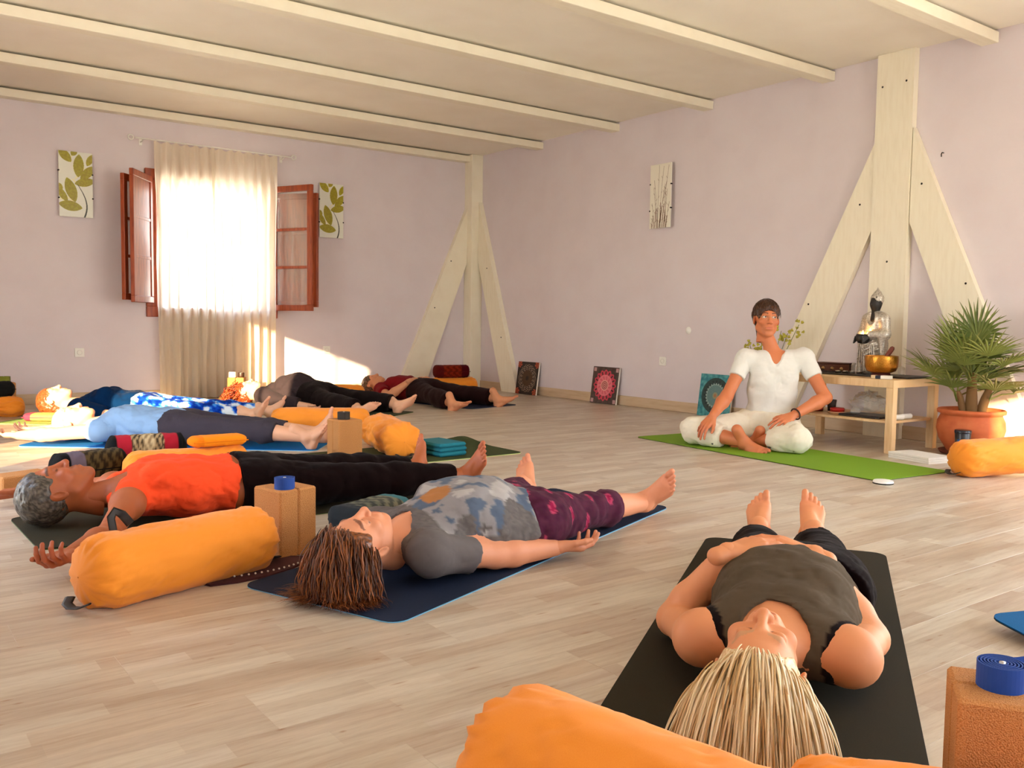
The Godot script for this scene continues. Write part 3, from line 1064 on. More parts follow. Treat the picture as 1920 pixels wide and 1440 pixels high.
func build_room() -> void:
	build_floor()
	var cm := MD.new()
	cm.box(Vector3((LX + RX) * 0.5, CY + 0.08, (BZ + FZ) * 0.5), Vector3(RX - LX, 0.16, FZ - BZ))
	struct(cm, "ceiling", M.ceiling)
	wall("wall_back", true, BZ, -0.3, LX - 0.3, RX + 0.3, [[2.42, 3.50, 0.88, 2.08]])
	wall("wall_front", true, FZ, 0.3, LX - 0.3, RX + 0.3, [[0.35, 1.25, 0.75, 2.25], [2.7, 5.3, 0.6, 2.35]])
	wall("wall_right", false, RX, 0.3, BZ, FZ, [[-1.75, 1.75, 0.02, 2.2]])
	wall("wall_left", false, LX, -0.3, BZ, FZ, [[-6.0, -5.15, 0.35, 1.22], [-4.95, -3.80, 0.06, 2.23], [-3.80, -3.40, 1.35, 2.23]])
	for s in [["back", true, BZ, 1.0, LX, RX, [[-9.0, -9.0]]], ["right", false, RX, -1.0, BZ, -1.8, []], ["left", false, LX, 1.0, BZ, -5.0, []]]:
		var md := MD.new()
		var c := Vector3((s[4] + s[5]) * 0.5, 0.0475, s[2] + s[3] * 0.0065)
		var z := Vector3(s[5] - s[4], 0.095, 0.013)
		if not s[1]:
			c = Vector3(c.z, c.y, c.x)
			z = Vector3(z.z, z.y, z.x)
		md.box(c, z, 0.004)
		struct(md, "baseboard_" + s[0], M.skirting)
	# ceiling beams with the dark gap above them
	var k := 1
	for z in [-8.85, -7.67, -6.485, -5.312, -4.122, -2.916, -1.72, -0.53, 0.66, 1.85]:
		var md := MD.new()
		var zc: float = z - 0.055
		md.box(Vector3((LX + RX) * 0.5, 2.697, zc), Vector3(RX - LX, 0.07, 0.11), 0.003)
		var o := struct(md, "trim_%d" % k, M.white_wood)
		o.set_meta("label", "white painted ceiling beam hung just below the boards")
		# open gap above the beam; an added lath closes its far side against light
		var gm := MD.new()
		gm.box(Vector3((LX + RX) * 0.5, 2.741, zc - 0.048), Vector3(RX - LX, 0.0175, 0.012))
		part(gm, "gap_blocking_lath", M.white_wood, o)
		k += 1
	build_window()
	# openings out of frame that let the daylight in
	var n := 2
	for q in [[false, LX - 0.27, -4.95, -3.80, 0.06, 2.23, 0], [false, LX - 0.27, -3.80, -3.40, 1.35, 2.23, 0], [false, LX - 0.27, -6.0, -5.15, 0.35, 1.22, 0], [false, RX + 0.12, -1.75, 1.75, 0.02, 2.2, 3], [true, FZ + 0.12, 0.35, 1.25, 0.75, 2.25, 0], [true, FZ + 0.12, 2.7, 5.3, 0.6, 2.35, 1]]:
		var fm := MD.new()
		frame_rect(fm, q[0], q[1], q[2], q[3], q[4], q[5], 0.01 if q[1] < -0.7 and not q[0] else 0.04, 0.04)
		var o := struct(fm, "window_%d" % n, M.window_wood)
		for j in int(q[6]):
			var u: float = lerpf(q[2], q[3], (j + 1.0) / (q[6] + 1.0))
			var bm := MD.new()
			bm.box(Vector3(u, (q[4] + q[5]) * 0.5, q[1]) if q[0] else Vector3(q[1], (q[4] + q[5]) * 0.5, u), Vector3(0.04, q[5] - q[4] - 0.1, 0.04))
			part(bm, "mullion", M.window_wood, o)
		for j in int(q[6]) + 1:
			var u0: float = lerpf(q[2], q[3], j / (q[6] + 1.0))
			var u1: float = lerpf(q[2], q[3], (j + 1.0) / (q[6] + 1.0))
			var pm := MD.new()
			var sz := Vector3(u1 - u0 - 0.02, q[5] - q[4] - 0.08, 0.004)
			pm.box(Vector3((u0 + u1) * 0.5, (q[4] + q[5]) * 0.5, q[1]) if q[0] else Vector3(q[1], (q[4] + q[5]) * 0.5, (u0 + u1) * 0.5), sz if q[0] else Vector3(sz.z, sz.y, sz.x))
			part(pm, "pane", M.glass, o)
		n += 1

func build_window() -> void:
	var fm := MD.new()
	frame_rect(fm, true, BZ + 0.008, 2.31, 3.61, 0.80, 2.2, 0.1, 0.05)
	frame_rect(fm, true, BZ - 0.14, 2.42, 3.50, 0.88, 2.08, 0.04, 0.06)
	var w := struct(fm, "window_1", M.window_wood)
	w.set_meta("label", "brown wooden window with inward open casements behind cream curtains")
	var sm := MD.new()
	sm.box(Vector3(2.96, 0.885, BZ - 0.1), Vector3(1.08, 0.02, 0.3), 0.004)
	part(sm, "window_sill", M.window_wood, w)
	leaf(w, "casement", Vector3(2.35, 0.95, BZ + 0.036), PI + 0.8, 0.47, 1.13, 2, false)
	leaf(w, "casement", Vector3(3.55, 0.88, BZ + 0.04), -1.12, 0.53, 1.26, 2, false)
	leaf(w, "shutter", Vector3(2.36, 0.93, BZ + 0.04), PI + 0.98, 0.5, 1.19, 2, true)
	leaf(w, "shutter", Vector3(3.58, 0.92, BZ + 0.036), -0.95, 0.5, 1.15, 2, true)

func brace(parent: Node3D, poly: Array, d0: float, d1: float, on_right: bool, called: String) -> void:
	# poly of (along the wall, height); raised from the wall by d0 .. d1
	var md := MD.new()
	var xf := Transform3D(Basis(Vector3.RIGHT, Vector3.BACK, Vector3.UP), Vector3(0, 0, BZ))
	if on_right: xf = Transform3D(Basis(Vector3.BACK, Vector3.LEFT, Vector3.UP), Vector3(RX, 0, 0))
	md.prism(poly, d0 + 0.0005, d1, Color.WHITE, xf)
	var o := part(md, called, M.white_wood, parent)
	o.position = -parent.position

func nails(parent: Node3D, pts: Array, d: float, on_right: bool) -> void:
	for p in pts:
		var md := MD.new()
		var at := Vector3(RX - d, p.y, p.x) if on_right else Vector3(p.x, p.y, BZ + d)
		md.lathe([Vector2(0.0, 0.004), Vector2(0.006, 0.003), Vector2(0.008, 0.0)], 8, Vector3.ZERO, Basis(Vector3.UP, Vector3.LEFT, Vector3.BACK) if on_right else Basis(Vector3.RIGHT, Vector3.BACK, Vector3.DOWN))
		var o := part(md, "nail", M.nail, parent)
		o.position = at - parent.position

func build_posts() -> void:
	var a := thing("braced_post", "tall white timber post with two diagonal braces behind the statue", "post", Vector3(RX, 0, -3.6), 0, "white braced timber posts")
	brace(a, [Vector2(-3.735, 0), Vector2(-3.455, 0), Vector2(-3.455, CY - 0.001), Vector2(-3.735, CY - 0.001)], 0.0, 0.06, true, "post")
	brace(a, [Vector2(-4.76, 0), Vector2(-4.42, 0), Vector2(-3.741, 1.5), Vector2(-3.741, 2.13)], 0.0, 0.05, true, "brace")
	brace(a, [Vector2(-2.50, 0), Vector2(-2.8, 0), Vector2(-3.449, 1.54), Vector2(-3.449, 2.2)], 0.0, 0.05, true, "brace")
	nails(a, [Vector2(-3.69, 2.52), Vector2(-3.51, 2.53), Vector2(-3.6, 1.27)], 0.06, true)
	nails(a, [Vector2(-3.84, 1.7), Vector2(-4.25, 0.97), Vector2(-3.37, 1.8), Vector2(-3.03, 1.1)], 0.05, true)
	var b := thing("braced_post", "corner timber post with two diagonal braces on adjoining walls", "post", Vector3(RX, 0, BZ), 0, "white braced timber posts")
	var md := MD.new()
	md.box(Vector3(RX - 0.078, CY * 0.5, BZ + 0.078), Vector3(0.155, CY - 0.002, 0.155), 0.004)
	var o := part(md, "post", M.white_wood, b)
	o.position = -b.position
	brace(b, [Vector2(5.01, 0), Vector2(5.36, 0), Vector2(5.94, 1.48), Vector2(5.94, 2.12)], 0.0, 0.06, false, "brace")
	brace(b, [Vector2(-8.0, 0), Vector2(-8.3, 0), Vector2(-8.803, 1.5), Vector2(-8.803, 2.2)], 0.0, 0.06, true, "brace")
	nails(b, [Vector2(5.72, 1.5), Vector2(5.5, 0.95)], 0.06, false)
	nails(b, [Vector2(-8.62, 1.42), Vector2(-8.32, 0.62)], 0.06, true)

func build_wall_things() -> void:
	# curtains
	var rod := thing("curtain_rod", "thin white curtain rod with round ring finials over the window", "curtain rod", Vector3(2.96, 2.455, BZ + 0.1))
	var md := MD.new()
	md.tube([Vector3(-0.75, 0, 0), Vector3(0.77, 0, 0)], [0.007], 8)
	part(md, "rod", M.white_plastic, rod)
	for s in [-0.79, 0.8]:
		md = MD.new()
		var ring := []
		for i in 17: ring.append(Vector3(s + 0.022 * cos(TAU * i / 16.0), 0.022 * sin(TAU * i / 16.0), 0))
		md.tube(ring, [0.007], 6, Color.WHITE, false)
		part(md, "finial", M.white_plastic, rod)
	for s in [-0.68, 0.7]:
		md = MD.new()
		md.tube([Vector3(s, -0.02, -0.1), Vector3(s, -0.02, -0.03), Vector3(s, -0.004, 0)], [0.006], 6)
		md.box(Vector3(s, -0.02, -0.094), Vector3(0.03, 0.06, 0.006), 0.002)
		part(md, "bracket", M.white_plastic, rod)
	for i in 14:
		md = MD.new()
		var ring := []
		for j in 9: ring.append(Vector3(-0.56 + i * 0.088, 0.011 * cos(TAU * j / 8.0) - 0.004, 0.011 * sin(TAU * j / 8.0)))
		md.tube(ring, [0.0022], 5, Color.WHITE, false)
		part(md, "ring", M.white_plastic, rod)
	var cm := mat(238, 226, 206, 0.9)
	cm.backlight_enabled = true
	cm.backlight = Color(0.98, 0.95, 0.9)
	cm.cull_mode = BaseMaterial3D.CULL_DISABLED
	for cu in [[2.375, 2.94, 2.44, 0.012, 6.2, 0.0, "cream curtain panel hanging on the side by the larger leaf picture"], [2.9, 3.575, 2.435, 0.012, 7.4, 1.3, "cream curtain panel hanging on the side by the sunlit wall patch"]]:
		md = MD.new()
		var nu := 110
		var nv := 26
		var ps := []
		var nz := noise(int(cu[4] * 10), 1.5, 2)
		for j in nv:
			var f := float(j) / (nv - 1)
			for i in nu:
				var g := float(i) / (nu - 1)
				var ph: float = g * TAU * cu[4] + cu[5] + 0.9 * nz.get_noise_2d(g * 3.0, f * 1.2)
				var amp := 0.012 + 0.026 * smoothstep(0.0, 0.35, f)
				var zz := BZ + 0.1 + (0.028 if cu[5] > 1.0 else 0.0) + amp * (sin(ph) + 0.35 * sin(ph * 2.0 + 0.6)) + 0.02 * nz.get_noise_2d(g * 2.0 + 7.0, f * 2.0)
				var xx := lerpf(cu[0], cu[1], g) + 0.012 * cos(ph) * smoothstep(0.0, 0.3, f) + (g - 0.5) * -0.03 * f
				ps.append(Vector3(xx, lerpf(cu[2], cu[3], f) + (0.008 * sin(ph) if j == 0 else 0.0), zz))
		md.surf(ps, nu, nv)
		single(md, "curtain", cm, cu[6], "curtain", Vector3.ZERO, "cream window curtains")
	# leaf pictures on the back wall
	var lt := leaf_print()
	var tw := twig_print()
	picture("leaf_picture", Vector3(1.71, 1.98, BZ), 0.28, 0.58, 0.0, lt, "white panel printed with green leaves nearest the double socket wall", "leaf pictures beside the window", 0.03)
	picture("leaf_picture", Vector3(4.21, 1.955, BZ), 0.275, 0.57, 0.0, lt, "white panel printed with green leaves beside the open glazed casement", "leaf pictures beside the window", 0.03)
	picture("twig_picture", Vector3(RX, 1.97, -5.86), 0.26, 0.58, -PI / 2, tw, "narrow white panel printed with thin brown twigs on the long wall", "", 0.05)
	# sockets
	for s in [[Vector3(1.72, 0.463, BZ), 0.0, "white wall socket left of the curtained window"], [Vector3(4.17, 0.47, BZ), 0.0, "white wall socket at the edge of the sunlit patch"], [Vector3(RX, 0.455, -5.83), -PI / 2, "white wall socket between the pink and the teal mandala canvases"]]:
		var o := thing("wall_socket", s[2], "socket", s[0], s[1], "white wall sockets")
		md = MD.new()
		md.box(Vector3(0, 0, 0.006), Vector3(0.082, 0.082, 0.012), 0.003)
		part(md, "cover_plate", M.white_plastic, o)
		md = MD.new()
		md.lathe([Vector2(0.0, 0.004), Vector2(0.018, 0.004), Vector2(0.0195, 0.0145), Vector2(0.022, 0.0145), Vector2(0.023, 0.011)], 20, Vector3.ZERO, Basis(Vector3.RIGHT, Vector3.BACK, Vector3.DOWN))
		part(md, "socket_cup", mat(225, 222, 215, 0.4), o)
		for sx in [-0.0095, 0.0095]:
			md = MD.new()
			md.lathe([Vector2(0.0, 0.0055), Vector2(0.0026, 0.0055), Vector2(0.0026, 0.003)], 8, Vector3(sx, 0, 0), Basis(Vector3.RIGHT, Vector3.BACK, Vector3.DOWN))
			part(md, "pin_hole", M.dark, o)
	# a small white blister and a dark hook on the long wall
	md = MD.new()
	md.lathe([Vector2(0.0, 0.018), Vector2(0.02, 0.014), Vector2(0.034, 0.0)], 12, Vector3.ZERO, Basis(Vector3.UP, Vector3.LEFT, Vector3.BACK))
	single(md, "wall_plug_cap", M.white_plastic, "small round white cap stuck on the lilac long wall", "cap", Vector3(RX, 0.745, -5.53))
	md = MD.new()
	md.tube([Vector3(0, 0, 0), Vector3(-0.02, 0, 0), Vector3(-0.03, -0.012, 0), Vector3(-0.028, -0.03, 0)], [0.004], 6)
	single(md, "wall_hook", M.nail, "small dark metal hook in the lilac wall beside the post", "hook", Vector3(RX, 2.0, -3.25))
	# three canvases that lean on the skirting board
	var cv := [[-7.82, 0.37, 0.36, mandala(0), "small dark canvas with a black and orange mandala by the corner brace"], [-6.56, 0.375, 0.365, mandala(1), "dark canvas with a pink mandala leaning against the long wall"], [-5.15, 0.36, 0.37, mandala(2), "teal canvas with a grey mandala leaning behind the seated man"]]
	for c in cv:
		var o := thing("mandala_canvas", c[4], "canvas", Vector3(RX - 0.075, 0, c[0]), -PI / 2, "mandala canvases on the floor")
		var tilt := Node3D.new()
		var cm2 := MD.new()
		var bas := Basis(Vector3.RIGHT, -0.135)
		cm2.box(bas * Vector3(0, c[2] * 0.5 + 0.002, 0), Vector3(c[1], c[2], 0.018), 0.001, bas)
		part(cm2, "canvas_frame", mat(240, 236, 226, 0.8), o)
		var pm := MD.new()
		var hw: float = c[1] * 0.5
		pm.facing([bas * Vector3(-hw, 0.002, 0.0096), bas * Vector3(hw, 0.002, 0.0096), bas * Vector3(hw, c[2] + 0.002, 0.0096), bas * Vector3(-hw, c[2] + 0.002, 0.0096)], Vector3.BACK, Color.WHITE, [Vector2(0, 1), Vector2(1, 1), Vector2(1, 0), Vector2(0, 0)])
		var mm := mat(255, 255, 255, 0.55)
		mm.albedo_texture = c[3]
		part(pm, "printed_canvas", mm, o)
		tilt.free()

func picture(called: String, at: Vector3, w: float, h: float, turn: float, tex: ImageTexture, label: String, group: String, stand: float) -> void:
	var o := thing(called, label, "picture", at, turn, group)
	var md := MD.new()
	md.box(Vector3(0, 0, stand + 0.006), Vector3(w, h, 0.012), 0.002)
	part(md, "panel", mat(238, 236, 226, 0.4), o)
	md = MD.new()
	md.facing([Vector3(-w, -h, 0) * 0.5 + Vector3(0, 0, stand + 0.0126), Vector3(w, -h, 0) * 0.5 + Vector3(0, 0, stand + 0.0126), Vector3(w, h, 0) * 0.5 + Vector3(0, 0, stand + 0.0126), Vector3(-w, h, 0) * 0.5 + Vector3(0, 0, stand + 0.0126)], Vector3.BACK, Color.WHITE, [Vector2(0, 1), Vector2(1, 1), Vector2(1, 0), Vector2(0, 0)])
	var mm := mat(255, 255, 255, 0.35)
	mm.albedo_texture = tex
	part(md, "print", mm, o)
	md = MD.new()
	md.box(Vector3(0, 0, stand * 0.5), Vector3(w * 0.6, h * 0.7, stand))
	part(md, "backing_box", mat(200, 190, 180, 0.7), o)
	for s in [[-1.0, 0.2], [1.0, 0.17], [-1.0, -0.22], [1.0, -0.2]]:
		md = MD.new()
		md.box(Vector3(s[0] * w * 0.5, s[1] * h, stand + 0.006), Vector3(0.014, 0.012, 0.02), 0.002)
		part(md, "clip", M.nail, o)

func in_leaf(p: Vector2, c: Vector2, hw: float, hh: float, an: float) -> bool:
	var q := (p - c).rotated(-an)
	if absf(q.y) > hh: return false
	return absf(q.x) < hw * pow(1.0 - (q.y / hh) * (q.y / hh), 0.8)

func leaf_print() -> ImageTexture:
	var w := 128
	var h := 260
	var im := Image.create(w, h, false, Image.FORMAT_RGB8)
	var lv := [[24, 16, 17, 34, -0.75], [75, 54, 20, 46, 0.05], [118, 28, 12, 26, 0.45], [108, 80, 17, 40, 0.75], [98, 118, 17, 40, 1.35], [45, 152, 21, 50, -0.32], [12, 172, 13, 34, -0.6], [42, 216, 20, 45, 1.72], [4, 142, 9, 16, -0.5], [58, 2, 12, 16, 0.6]]
	var veins := [[70, 128, 128, 84], [62, 106, 96, 60], [40, 30, 62, 0], [52, 110, 72, 130], [0, 160, 60, 205], [0, 188, 70, 214]]
	var nz := noise(4, 0.08, 3)
	for y in h:
		for x in w:
			var p := Vector2(x, y)
			var c := c8(232, 232, 220)
			for v in veins:
				var q := Geometry2D.get_closest_point_to_segment(p, Vector2(v[0], v[1]), Vector2(v[2], v[3]))
				if q.distance_to(p) < 3.0: c = c8(240, 232, 182)
			for l in lv:
				if in_leaf(p, Vector2(l[0], l[1]), l[2], l[3], l[4]):
					c = c8(168, 160, 26).lerp(c8(150, 136, 10), clampf(0.5 + nz.get_noise_2d(x, y), 0, 1))
			var sx := 70.0 + 34.0 * sin(clampf((y - 128.0) / 132.0, 0, 1) * 2.35)
			if y > 128 and absf(x - sx) < 1.2 + 2.0 * (y - 128.0) / 132.0: c = c8(46, 44, 30)
			im.set_pixel(x, y, c)
	return ImageTexture.create_from_image(im)

func twig_print() -> ImageTexture:
	var w := 110
	var h := 250
	var im := Image.create(w, h, false, Image.FORMAT_RGB8)
	im.fill(c8(236, 230, 216))
	var r := RandomNumberGenerator.new()
	r.seed = 6
	var tw := [[38, 250, 40, 170, 22, 60], [58, 250, 52, 150, 72, 10], [44, 250, 42, 190, 48, 4], [66, 250, 74, 160, 98, 8], [56, 250, 62, 170, 80, 80], [20, 250, 22, 190, 12, 150], [28, 250, 36, 180, 20, 90], [74, 250, 84, 180, 92, 100], [88, 250, 92, 200, 104, 150], [12, 250, 10, 230, 16, 210], [50, 250, 66, 150, 88, 70], [84, 250, 80, 170, 84, 96]]
	for t in tw:
		var a := Vector2(t[0], t[1])
		var b := Vector2(t[2], t[3])
		var c := Vector2(t[4], t[5])
		for k in 400:
			var f := k / 400.0
			var p := a.lerp(b, f).lerp(b.lerp(c, f), f)
			var rr := 1 if f < 0.45 else 0
			for yy in range(-rr, rr + 1):
				for xx in range(-rr, rr + 1):
					var q := Vector2i(int(p.x) + xx, int(p.y) + yy)
					if q.x >= 0 and q.x < w and q.y >= 0 and q.y < h: im.set_pixelv(q, c8(92, 58, 34))
			if k % 90 == 60:
				for j in 10:
					var q := Vector2i(int(p.x + j * (0.6 if k % 180 == 60 else -0.6)), int(p.y - j))
					if q.x >= 0 and q.x < w and q.y >= 0: im.set_pixelv(q, c8(92, 58, 36))
	return ImageTexture.create_from_image(im)

func mandala(kind: int) -> ImageTexture:
	var n := 200
	var im := Image.create(n, n, false, Image.FORMAT_RGB8)
	var nz := noise(kind + 60, 0.03, 3)
	for y in n:
		for x in n:
			var p := Vector2(x - n * 0.5, y - n * 0.5) / (n * 0.5)
			var rr := p.length()
			var a := p.angle()
			var c: Color
			if kind == 0:
				c = c8(38, 28, 26)
				var lace := sin(a * 16.0 + sin(rr * 40.0)) * sin(rr * 46.0)
				if rr > 0.48 and rr < 0.86 and lace > 0.05: c = c8(150, 128, 108)
				if rr < 0.5: c = c8(64, 42, 24) if sin(a * 12.0) * sin(rr * 50.0) > 0.0 else c8(84, 60, 34)
				if rr < 0.14: c = c8(40, 24, 16)
				var k := p.abs() - Vector2(0.86, 0.86)
				if k.length() < 0.24 and sin(k.angle() * 6.0 + k.length() * 30.0) > -0.3: c = c8(214, 92, 56)
			elif kind == 1:
				c = c8(56, 40, 38).lerp(c8(80, 62, 58), clampf(nz.get_noise_2d(x, y) + 0.5, 0, 1))
				var e := 0.82 + 0.05 * cos(a * 16.0)
				if rr < e:
					c = c8(206, 60, 84)
					if absf(rr - 0.68) < 0.09 and cos(a * 16.0) > 0.55: c = c8(60, 22, 30)
					if rr < 0.58: c = c8(228, 120, 132)
					if rr < 0.5 and cos(a * 12.0 + rr * 8.0) > 0.2: c = c8(214, 92, 108)
					if rr < 0.3: c = c8(232, 160, 150)
					if rr < 0.26 and sin(rr * 70.0) > 0.0: c = c8(140, 60, 60)
				elif absf(absf(p.x) - 0.85) < 0.1 and absf(absf(p.y) - 0.85) < 0.1: c = c8(190, 150, 150)
			else:
				c = c8(36, 120, 132).lerp(c8(96, 176, 180), clampf(nz.get_noise_2d(x, y) + 0.45, 0, 1))
				if rr < 0.84:
					c = c8(34, 62, 62)
					if absf(rr - 0.66) < 0.06 and cos(a * 20.0) > 0.3: c = c8(20, 36, 38)
					var e := 0.56 + 0.04 * cos(a * 24.0)
					if rr < e: c = c8(150, 176, 172)
					if rr < 0.5: c = c8(112, 146, 146) if cos(a * 24.0) * sin(rr * 60.0) > 0.0 else c8(82, 120, 122)
					if rr < 0.16: c = c8(150, 150, 120)
					if rr < 0.08: c = c8(176, 120, 80)
			im.set_pixel(x, y, c)
	return ImageTexture.create_from_image(im)
# ---------------------------------------------------------------- yoga props
func dir_turn(d: Vector3) -> float:
	return atan2(-d.z, d.x)

func bolster(a: Vector3, b: Vector3, R: float, label: String, sd: int, soft := 0.0, handle := true, group := "orange yoga bolsters") -> Node3D:
	var L := a.distance_to(b)
	var base := (a + b) * 0.5
	var o := thing("bolster", label, "bolster", Vector3(base.x, a.y, base.z), dir_turn(b - a), group)
	o.rotation.z = atan2(b.y - a.y, Vector2(b.x - a.x, b.z - a.z).length())
	o.position.y = (a.y + b.y) * 0.5
	var prof := []
	for k in [[0.0, 0.02], [0.004, 0.3], [0.012, 0.6], [0.026, 0.8], [0.046, 0.92], [0.066, 0.98]]: prof.append(Vector2(-L * 0.5 + k[0], R * k[1]))
	for k in 25: prof.append(Vector2(lerpf(-L * 0.5 + 0.085, L * 0.5 - 0.085, k / 24.0), R))
	for k in [[0.066, 0.98], [0.046, 0.92], [0.026, 0.8], [0.012, 0.6], [0.004, 0.3], [0.0, 0.02]]: prof.append(Vector2(L * 0.5 - k[0], R * k[1]))
	var nz := noise(sd, 3.0, 3)
	var nu := 56
	var ps := []
	for p in prof:
		var de: float = minf(L * 0.5 - absf(p.x), 0.3)
		for i in nu:
			var an := TAU * i / nu
			var w := 0.009 * exp(-maxf(de - 0.03, 0.0) / 0.05) * sin(an * 11.0 + 5.0 * nz.get_noise_2d(an, p.x * 3.0)) * smoothstep(0.0, 0.03, de + 0.01)
			w += 0.007 * nz.get_noise_3d(cos(an) * 0.35, sin(an) * 0.35, p.x * 1.6 + sd)
			w += soft * nz.get_noise_3d(cos(an) * 0.5 + 3.0, sin(an) * 0.5, p.x * 2.0)
			var fold: float = nz.get_noise_3d(cos(an) * 0.4 + 9.0, sin(an) * 0.4, p.x * 1.3 + 4.0)
			w -= 0.006 * exp(-pow(fold * 14.0, 2.0)) * smoothstep(0.0, 0.05, de)
			var r: float = p.y + w * clampf(p.y / R, 0, 1)
			var y := sin(an) * r
			if y < -R + 0.014: y = -R + 0.014
			y *= 1.0 if y < 0.0 else 0.97
			ps.append(Vector3(p.x, y + R - 0.014, cos(an) * r * 1.03))
	var md := MD.new()
	md.surf(ps, nu, prof.size(), true, true)
	part(md, "cover", M.orange, o)
	if handle:
		for s in [-1.0, 1.0]:
			var hm := MD.new()
			var x: float = s * (L * 0.5 - 0.004)
			hm.tube([Vector3(x, 0.03, -0.05), Vector3(x + s * 0.02, 0.02, -0.03), Vector3(x + s * 0.025, 0.016, 0.0), Vector3(x + s * 0.02, 0.02, 0.03), Vector3(x, 0.03, 0.05)], [0.014], 6, Color.WHITE, true, 0.2, Vector3.UP)
			part(hm, "carry_handle", M.dark, o)
	return o

# a mat: foot end centre, direction along it, size; two layers
func yoga_mat(end: Vector3, dirn: Vector3, w: float, l: float, top: Material, edge: Material, label: String, lift = null) -> Node3D:
	var d := dirn.normalized()
	var c := end + d * l * 0.5
	var o := thing("yoga_mat", label, "mat", Vector3(c.x, 0, c.z), dir_turn(d), "yoga mats on the floor")
	var r := 0.05
	for layer in 2:
		var y0 := 0.0005 if layer == 0 else 0.0032
		var y1 := 0.0032 if layer == 0 else 0.006
		var grow := 0.0012 if layer == 0 else 0.0
		var rows := []
		for k in [0.0, 0.08, 0.2, 0.4, 0.7, 1.0]: rows.append(-l * 0.5 + r * k)
		for k in range(1, 26): rows.append(lerpf(-l * 0.5 + r, l * 0.5 - r, k / 26.0))
		for k in [1.0, 0.7, 0.4, 0.2, 0.08, 0.0]: rows.append(l * 0.5 - r * k)
		var nu := 15
		var tp := []
		var bt := []
		for x in rows:
			var dx := minf(l * 0.5 - absf(x), r)
			var hw := w * 0.5 - (r - sqrt(maxf(r * r - (r - dx) * (r - dx), 0.0))) + grow
			for i in nu:
				var z := lerpf(-hw, hw, i / (nu - 1.0))
				var up := 0.0
				if lift != null: up = lift.call(x, z)
				tp.append(Vector3(x, y1 + up, z))
				bt.append(Vector3(x, y0 + up, z))
		var md := MD.new()
		md.surf(tp, nu, rows.size(), false, true)
		md.surf(bt, nu, rows.size())
		var n := rows.size()
		var ring := []
		for j in n: ring.append(j * nu)
		for i in range(1, nu): ring.append((n - 1) * nu + i)
		for j in range(n - 2, -1, -1): ring.append(j * nu + nu - 1)
		for i in range(nu - 2, 0, -1): ring.append(i)
		for i in ring.size():
			var a: int = ring[i]
			var b: int = ring[(i + 1) % ring.size()]
			md.facing([bt[a], bt[b], tp[b], tp[a]], (bt[a] + bt[b]) * Vector3(1, 0, 1))
		part(md, "top_layer" if layer == 1 else "bottom_layer", top if layer == 1 else edge, o)
	return o

func cork_block(at: Vector3, turn: float, size: Vector3, label: String, group := "cork yoga blocks") -> MeshInstance3D:
	var md := MD.new()
	md.box(Vector3(0, size.y * 0.5, 0), size, 0.006)
	var o := single(md, "cork_block", M.cork, label, "block", at, group)
	o.rotation.y = turn
	return o

func strap_roll(at: Vector3, m: Material, label: String, tail := Vector3.ZERO, r1 := 0.034, hh := 0.038) -> Node3D:
	var o := thing("strap_roll", label, "strap", at, 0.0, "rolled yoga straps")
	var md := MD.new()
	var turns := 6.0
	var n := 190
	var a := []
	var b := []
	for i in n + 1:
		var f := float(i) / n
		var r := lerpf(0.006, r1, f)
		var an := f * turns * TAU
		a.append(Vector2(cos(an), sin(an)) * (r + 0.0022))
		b.append(Vector2(cos(an), sin(an)) * r)
	if tail != Vector3.ZERO:
		var q := Vector2(tail.x, tail.z)
		var last: Vector2 = a[n]
		for k in 5:
			a.append(last + q * (k + 1) / 5.0)
			b.append(last + q * (k + 1) / 5.0 - Vector2(-q.y, q.x).normalized() * 0.0022)
	for i in a.size() - 1:
		var top := [Vector3(a[i].x, hh, a[i].y), Vector3(a[i + 1].x, hh, a[i + 1].y), Vector3(b[i + 1].x, hh, b[i + 1].y), Vector3(b[i].x, hh, b[i].y)]
		md.facing(top.duplicate(), Vector3.UP)
		var out := Vector3(a[i].x - b[i].x, 0, a[i].y - b[i].y)
		md.facing([Vector3(a[i].x, 0, a[i].y), Vector3(a[i + 1].x, 0, a[i + 1].y), top[1], top[0]], out)
		md.facing([Vector3(b[i].x, 0, b[i].y), Vector3(b[i + 1].x, 0, b[i + 1].y), top[2], top[3]], -out)
	part(md, "webbing", m, o)
	var bm := MD.new()
	bm.lathe([Vector2(0.0, hh + 0.002), Vector2(0.005, hh + 0.001), Vector2(0.006, hh - 0.012)], 10)
	part(bm, "buckle", mat(190, 188, 184, 0.3, 0.9), o)
	return o

